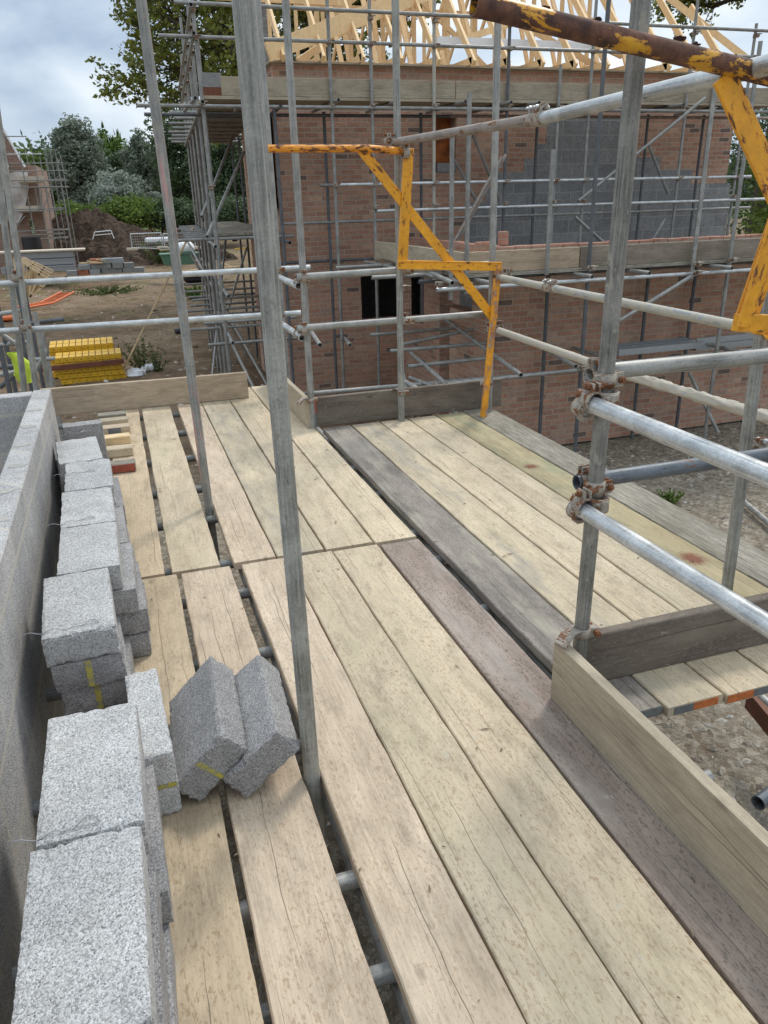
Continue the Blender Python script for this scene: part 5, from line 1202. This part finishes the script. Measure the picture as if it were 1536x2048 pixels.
weed(390, 596, .5, .6, 50, 'bright green weed beside the house scaffold foot', L_BRIGHT, 6, .05)
weed(1338, 1003, .16, .14, 40, 'small green weed in the gravel right of the deck', L_HEDGE, 7, .02)
weed(1240, 960, .05, .03, 3, 'tiny sprig in the gravel beside the outer board', L_HEDGE, 8, .012)
weed(100, 568, .35, 1.2, 60, 'green weeds beside the leaning trusses', L_WEED, 9, .06)
weed(215, 585, .3, 1.4, 70, 'patch of green weeds in the middle of the dirt yard', L_WEED, 10, .06)
weed(440, 745, .5, .25, 14, 'thin weed stems below the near end of the house scaffold', L_WEED, 11, .02)
# lintels and blocks stacked in the yard
p_ = PY(95, 543, 38); 
for k in range(3):
    mb = MB(); L = 3.0-.3*k; mb.cbox(-L/2, L/2, -.4, .4, 0, .26, .02); mb.box(-L/2, L/2, -.43, -.401, .2, .258)
    tag(mb.build('concrete_lintel', M_LINTEL, None, (p_.x+.15*k-.3, 38+.1*k, max(0, p_.z)+.275*k)), ['lowest grey lintel bundle in the yard', 'middle grey lintel bundle in the yard', 'top grey lintel bundle in the yard, pale edged'][k], 'lintels', 'grey lintel bundles')
mb = MB(); mb.cbox(-2.0, 1.9, -.5, .45, 0, .07, .01); tag(mb.build('timber_sheet', M_CREAM, None, (p_.x-.2, 38.1, max(0, p_.z)+.83)), 'pale sheet lying on top of the grey lintel bundles', 'sheet')
pb = PY(200, 548, 37); rg = random.Random(4); k = 0
for j in range(3):
    for i in range(7-j*2):
        mb = MB(); mb.cbox(-.22, .22, -.2, .2, 0, .21, .01); k += 1
        o = mb.build('yard_block', [M_CONC, M_LINTEL, M_BRICKRED][(i*2+j) % 5 % 3 if i < 3 else 0], None, M=Matrix.Translation((pb.x-1.1+i*.46+j*.5, 37+rg.uniform(-.1, .1), max(0, pb.z)+j*.215)) @ Matrix.Rotation(rg.uniform(-.2, .2), 4, 'Z'))
        tag(o, 'masonry block in the %s layer of the untidy pile in the yard' % ['bottom', 'middle', 'top'][j], 'block', 'yard pile %s layer' % ['bottom', 'middle', 'top'][j])
for i in range(3):
    mb = MB(); mb.cbox(-.5, .5, -.05, .05, 0, .05, .005); tag(mb.build('scrap_timber', W_NEW, None, M=Matrix.Translation((pb.x-.3+i*.35, 36.9, max(0, pb.z)+.46+.02*i)) @ Matrix.Rotation(.4*(i-1), 4, 'Z') @ Matrix.Rotation(.1*i, 4, 'Y')), ['left', 'middle', 'right'][i]+' piece of scrap timber on the yard block pile', 'timber')
# trusses leaning at the left
for k in range(4):
    A = PY(28+k*6, 515, 25+k*.4); Bq = PY(100+k*2, 560-k*6, 25+k*.4); Cq = PY(40+k*4, 612-k*5, 25+k*.4); mb = MB()
    O = Cq; pA, pB, pC = A-O, Bq-O, Vector((0, 0, 0)); 
    for (u_, v_) in ((pA, pB), (pB, pC), (pA, pC), (pA.lerp(pB, .4), pC.lerp(pB, .35)), (pA.lerp(pB, .4), pC), (pA.lerp(pB, .7), pC.lerp(pB, .7)), (pA.lerp(pB, .7), pC.lerp(pB, .35))): timber(mb, u_, v_, .05, .14, Yv)
    tag(mb.build('roof_truss', W_NEW, None, O), ['front', 'second', 'third', 'rearmost'][k]+' roof truss of the group leaning at the left of the yard', 'roof truss', 'leaning roof trusses')
# orange barrier ladder lying down
A, B = gp(60, 618), gp(150, 598); d = (B-A); s_ = Zv.cross(d.normalized()); mb = MB()
for e_ in (0, .55): mb.tube(s_*e_+Zv*.06, d*.5+s_*e_+Zv*.03, .035, 6); mb.tube(d*.5+s_*e_+Zv*.03, d+s_*e_+Zv*.25, .035, 6)
for k in range(14): mb.tube(d*(k/13)+Zv*(.06 if k < 8 else .06+.15*(k-7)/6), d*(k/13)+s_*.55+Zv*(.06 if k < 8 else .06+.15*(k-7)/6), .022, 5)
tag(mb.build('plastic_barrier', M_ORANGE, None, A), 'orange plastic barrier lying bent on the dirt', 'barrier')
A = gp(8, 640); mb = MB(); mb.cbox(-.5, .4, -.3, .3, 0, .12, .03); tag(mb.build('orange_sheet', M_ORANGE, None, A), 'folded orange sheet on the ground at the left edge', 'sheet')
# skip, bag and planks
ps = PY(360, 528, 36); mb = MB(); mb.prism([(-.65, 0), (.65, 0), (.78, .42), (-.78, .42)], -.5, .5); o = mb.build('skip', M_GREENSK, None, (ps.x, 36, max(0, ps.z))); tag(o, 'small green steel skip by the house scaffold', 'skip')
mb = MB(); mb.box(-.82, .82, -.54, .54, .42, .46); mb.build('rim', M_GREENSK, o)
mb = MB(); vs = []; n = 14
for j in range(7):
    th = math.pi*j/6
    for k in range(n): ph = 2*math.pi*k/n; rr = .38*(1+.3*noise.noise(Vector((math.cos(ph)*2, math.sin(ph)*2, th)))); vs.append((math.sin(th)*math.cos(ph)*rr*1.2, math.sin(th)*math.sin(ph)*rr, (math.cos(th)+.9)*rr*.6))
mb.add(vs, [(j*n+k, j*n+(k+1) % n, (j+1)*n+(k+1) % n, (j+1)*n+k) for j in range(6) for k in range(n)], True); tag(mb.build('rubble_bag', M_WHITE, None, (ps.x+.3, 36, max(0, ps.z)+.45)), 'bulging white bag on top of the green skip', 'bag')
for i, (a, b, y, lab) in enumerate((((362, 548), (480, 538), 33, 'long timber plank lying in front of the green skip'), ((392, 520), (420, 545), 34, 'sheet of new timber leaning right of the green skip'), ((430, 522), (480, 540), 34, 'orange brown timber sheet behind the scaffold foot'), ((470, 498), (500, 496), 38, 'yellow panel lying beyond the scaffold foot'), ((225, 592), (240, 605), 22, 'short pale plank end on the dirt'), ((235, 585), (238, 598), 24, 'pale offcut stuck in the dirt'))):
    A = PY(*a, y); B = PY(*b, y); mb = MB(); timber(mb, (0, 0, 0), B-A, .6 if i in (1, 2) else .16, .05 if i else .25); tag(mb.build('timber_plank', M_YELP if i == 3 else W_NEW, None, A), lab, 'plank')
# mesh fence panels
for i, (a, b) in enumerate(((265, 326), (330, 392))):
    A = PY(a, 500, 46); B = PY(b, 500, 46); tp = PY(a, 468, 46); h = tp.z-A.z; L = B.x-A.x; r_ = empty('fence_panel', (A.x, 46, max(0, A.z)), ['left', 'right'][i]+' temporary mesh fence panel in front of the soil heap', 'fence panel', 'temporary fence panels')
    mb = MB(); mb.path([Vector((0, 0, 0)), Vector((0, 0, h)), Vector((L, 0, h)), Vector((L, 0, 0)), Vector((0, 0, .1))], .04, 6); mb.build('frame', S_BRIGHT, r_)
    mb = MB()
    for k in range(1, 14): mb.tube((L*k/14, 0, 0), (L*k/14, 0, h), .005, 4)
    for k in range(1, 6): mb.tube((0, 0, h*k/6), (L, 0, h*k/6), .005, 4)
    mb.build('mesh', S_BRIGHT, r_)
    for x_ in (0, L): mb = MB(); mb.cbox(x_-.3, x_+.3, -.12, .12, -.02, .12, .02); mb.build('foot', M_CREAM, r_)
# white frame on the heap, bags, little things
p_ = PY(205, 478, 46.5); mb = MB(); mb.path([Vector((-.5, 0, 0)), Vector((-.35, 0, .36)), Vector((.5, 0, .42)), Vector((.6, 0, 0))], .028, 6); mb.path([Vector((-.4, 0, .2)), Vector((.55, 0, .25))], .02, 5); tag(mb.build('metal_frame', M_WHITE, None, p_), 'small white metal frame lying on the soil heap', 'frame')
p_ = PY(316, 482, 47.5); mb = MB(); mb.cbox(-.7, .7, -.3, .3, 0, .3, .08); tag(mb.build('wrapped_pallet', M_WHITE, None, (p_.x, 47.5, max(0, p_.z-.1))), 'white wrapped bundle behind the fence panels', 'bundle')
p_ = PZ(352, 672, 0); mb = MB(); mb.tube((0, 0, .08), (.3, .05, .1), .11, 10); tag(mb.build('dark_sack', M_BLACK, None, p_), 'dark sack lying on the stony ground beside the slim pole', 'sack')
p_ = PZ(395, 563, 0); mb = MB(); mb.cbox(-.6, .6, -.3, .3, 0, .35, .08); tag(mb.build('black_pipe_coil', M_BLACK, None, p_), 'black bundle beside the foot of the house scaffold', 'bundle')
# things on the gravel at the right
p_ = PZ(1147, 873, 0); mb = MB(); mb.tube((0, 0, 0), (.05, 0, .02), .03, 8); tag(mb.build('bottle_top', M_BLUE, None, p_+Vector((0, 0, .03))), 'small blue bottle cap near the foot of the garage wall', 'cap')
A, B = PZ(1486, 1002, .04), PZ(1545, 1052, .04); tag(MB().tube((0, 0, 0), (B-A)*2.2, .03, 12, ri=.025).build('loose_tube', S_GALV, None, A), 'short grey tube lying on the gravel at the right edge', 'tube')
A, B = PZ(1500, 1398, .35), PZ(1560, 1470, .35); mb = MB(); timber(mb, (0, 0, 0), (B-A)*3, .05, .12); tag(mb.build('rusty_beam', M_RUSTB, None, A), 'rust red beam below the ends of the right bay boards', 'beam')
A, B = PZ(1512, 1385, .4), PZ(1570, 1440, .4); tag(MB().tube((0, 0, 0), (B-A)*3, .03, 12, ri=.025).build('loose_tube', S_GALV, None, A), 'grey tube beside the rust red beam', 'tube')
A, B = PZ(1516, 1606, DECK-.25), PZ(1566, 1570, DECK-.25); part_tube(SC, 'ledger', A, B+(B-A)*6, S_DARKORANGE, n=18)
# scaffold tubes beyond the left wall
LS = empty('scaffold', (-1.6, 9, 0), 'tangle of dark scaffold tubes beyond the block wall at the lower left', 'scaffold')
def lt(name, A, B, m_=S_FARD): return part_tube(LS, name, A, B, m_, RT, 10)
for px, py, y, zt3, m_ in ((36, 640, 8.6, -.55, S_FARD), (60, 700, 9.6, -.7, S_FARD), (84, 700, 8.3, -.95, S_GALV), (14, 700, 9.2, -.3, S_FARD), (6, 720, 8.0, -1.2, S_FARD), (92, 700, 10.5, -1.3, S_GALV), (45, 560, 10.8, .2, S_FARD)):
    p_ = PY(px, py, y); lt('standard', (p_.x, y, 0), (p_.x, y, EYE+zt3), m_)
for a, b, y in (((0, 628), (40, 622), 9), ((0, 690), (60, 684), 9.2), ((0, 735), (90, 728), 8.6), ((60, 647), (128, 638), 9.5), ((0, 750), (70, 738), 8.2), ((20, 722), (110, 717), 10), ((0, 666), (50, 700), 9), ((60, 760), (95, 700), 8.5), ((0, 775), (40, 740), 8.5)):
    lt('ledger', PY(*a, y), PY(*b, y), S_FARD if a[1] % 2 else S_GALV)
p0 = PY(28, 705, 8.1); mb = MB(); n = 10; vs = []
for j in range(n+1):
    t_ = j/n; c = Vector((p0.x-.02+.10*t_+.03*math.sin(t_*5), 8.1, p0.z-.30*t_)); w_ = .05+.03*math.sin(t_*3)
    for k in range(8): a = 2*math.pi*k/8; vs.append(c+Vector((math.cos(a)*w_*(1+.25*noise.noise(Vector((j*.8, k, 0)))), math.sin(a)*w_*.6, 0)))
mb.add(vs, [(j*8+k, j*8+(k+1) % 8, (j+1)*8+(k+1) % 8, (j+1)*8+k) for j in range(n) for k in range(8)], True); tag(mb.build('hi_vis_vest', M_HIVIS, None), 'crumpled yellow green hi vis vest hanging on the tubes at the left', 'vest')
# ------------------------------------------------------------------ far wood closing the horizon beyond the houses
rg = random.Random(77); mb = MB(); tones = []
for k in range(230):
    x = rg.uniform(-60, 190); y = 135-.12*x+rg.uniform(-5, 5); hh = rg.uniform(6, 12)
    for q in range(4): leaves(mb, tones, Vector((x+rg.uniform(-2, 2), y, hh*(.2+.25*q))), 3.2, 26, .55, rg)
o = mb.build('far_wood', L_DARK); put_tones(o, tones); tag(o, 'dark far off belt of woodland closing the horizon', 'woodland', kind='stuff')
# small litter on the deck
rg = random.Random(41); mb = MB()
for k in range(150):
    x, y = rg.uniform(-.1, 2.6), rg.uniform(.6, 6.3)
    if x > 1.3 and y < 1.9: continue
    if k % 3 == 0: x = rg.choice([.08, .33, .36, .59, .815, 1.05, 1.32, 1.54, 1.77])+rg.gauss(0, .02)
    a = rg.random()*6.3; s_ = rg.uniform(.002, .008); l_ = s_*rg.uniform(1, 4); ca, sa = math.cos(a), math.sin(a)
    q_ = [(x+ca*l_, y+sa*l_, DECK+.003), (x-sa*s_*.5, y+ca*s_*.5, DECK+.004), (x-ca*l_, y-sa*l_, DECK+.003), (x+sa*s_*.5, y-ca*s_*.5, DECK+.0045)]
    mb.add(q_+[(x, y, DECK+.0075)], [(0, 1, 4), (1, 2, 4), (2, 3, 4), (3, 0, 4), (3, 2, 1, 0)])
tag(mb.build('deck_litter', flat('chips_and_grit', (.36, .28, .18), .9, 0, .6, 30, (.12, .09, .06))), 'grit, splinters and crumbs scattered over the deck boards', 'litter', kind='stuff')
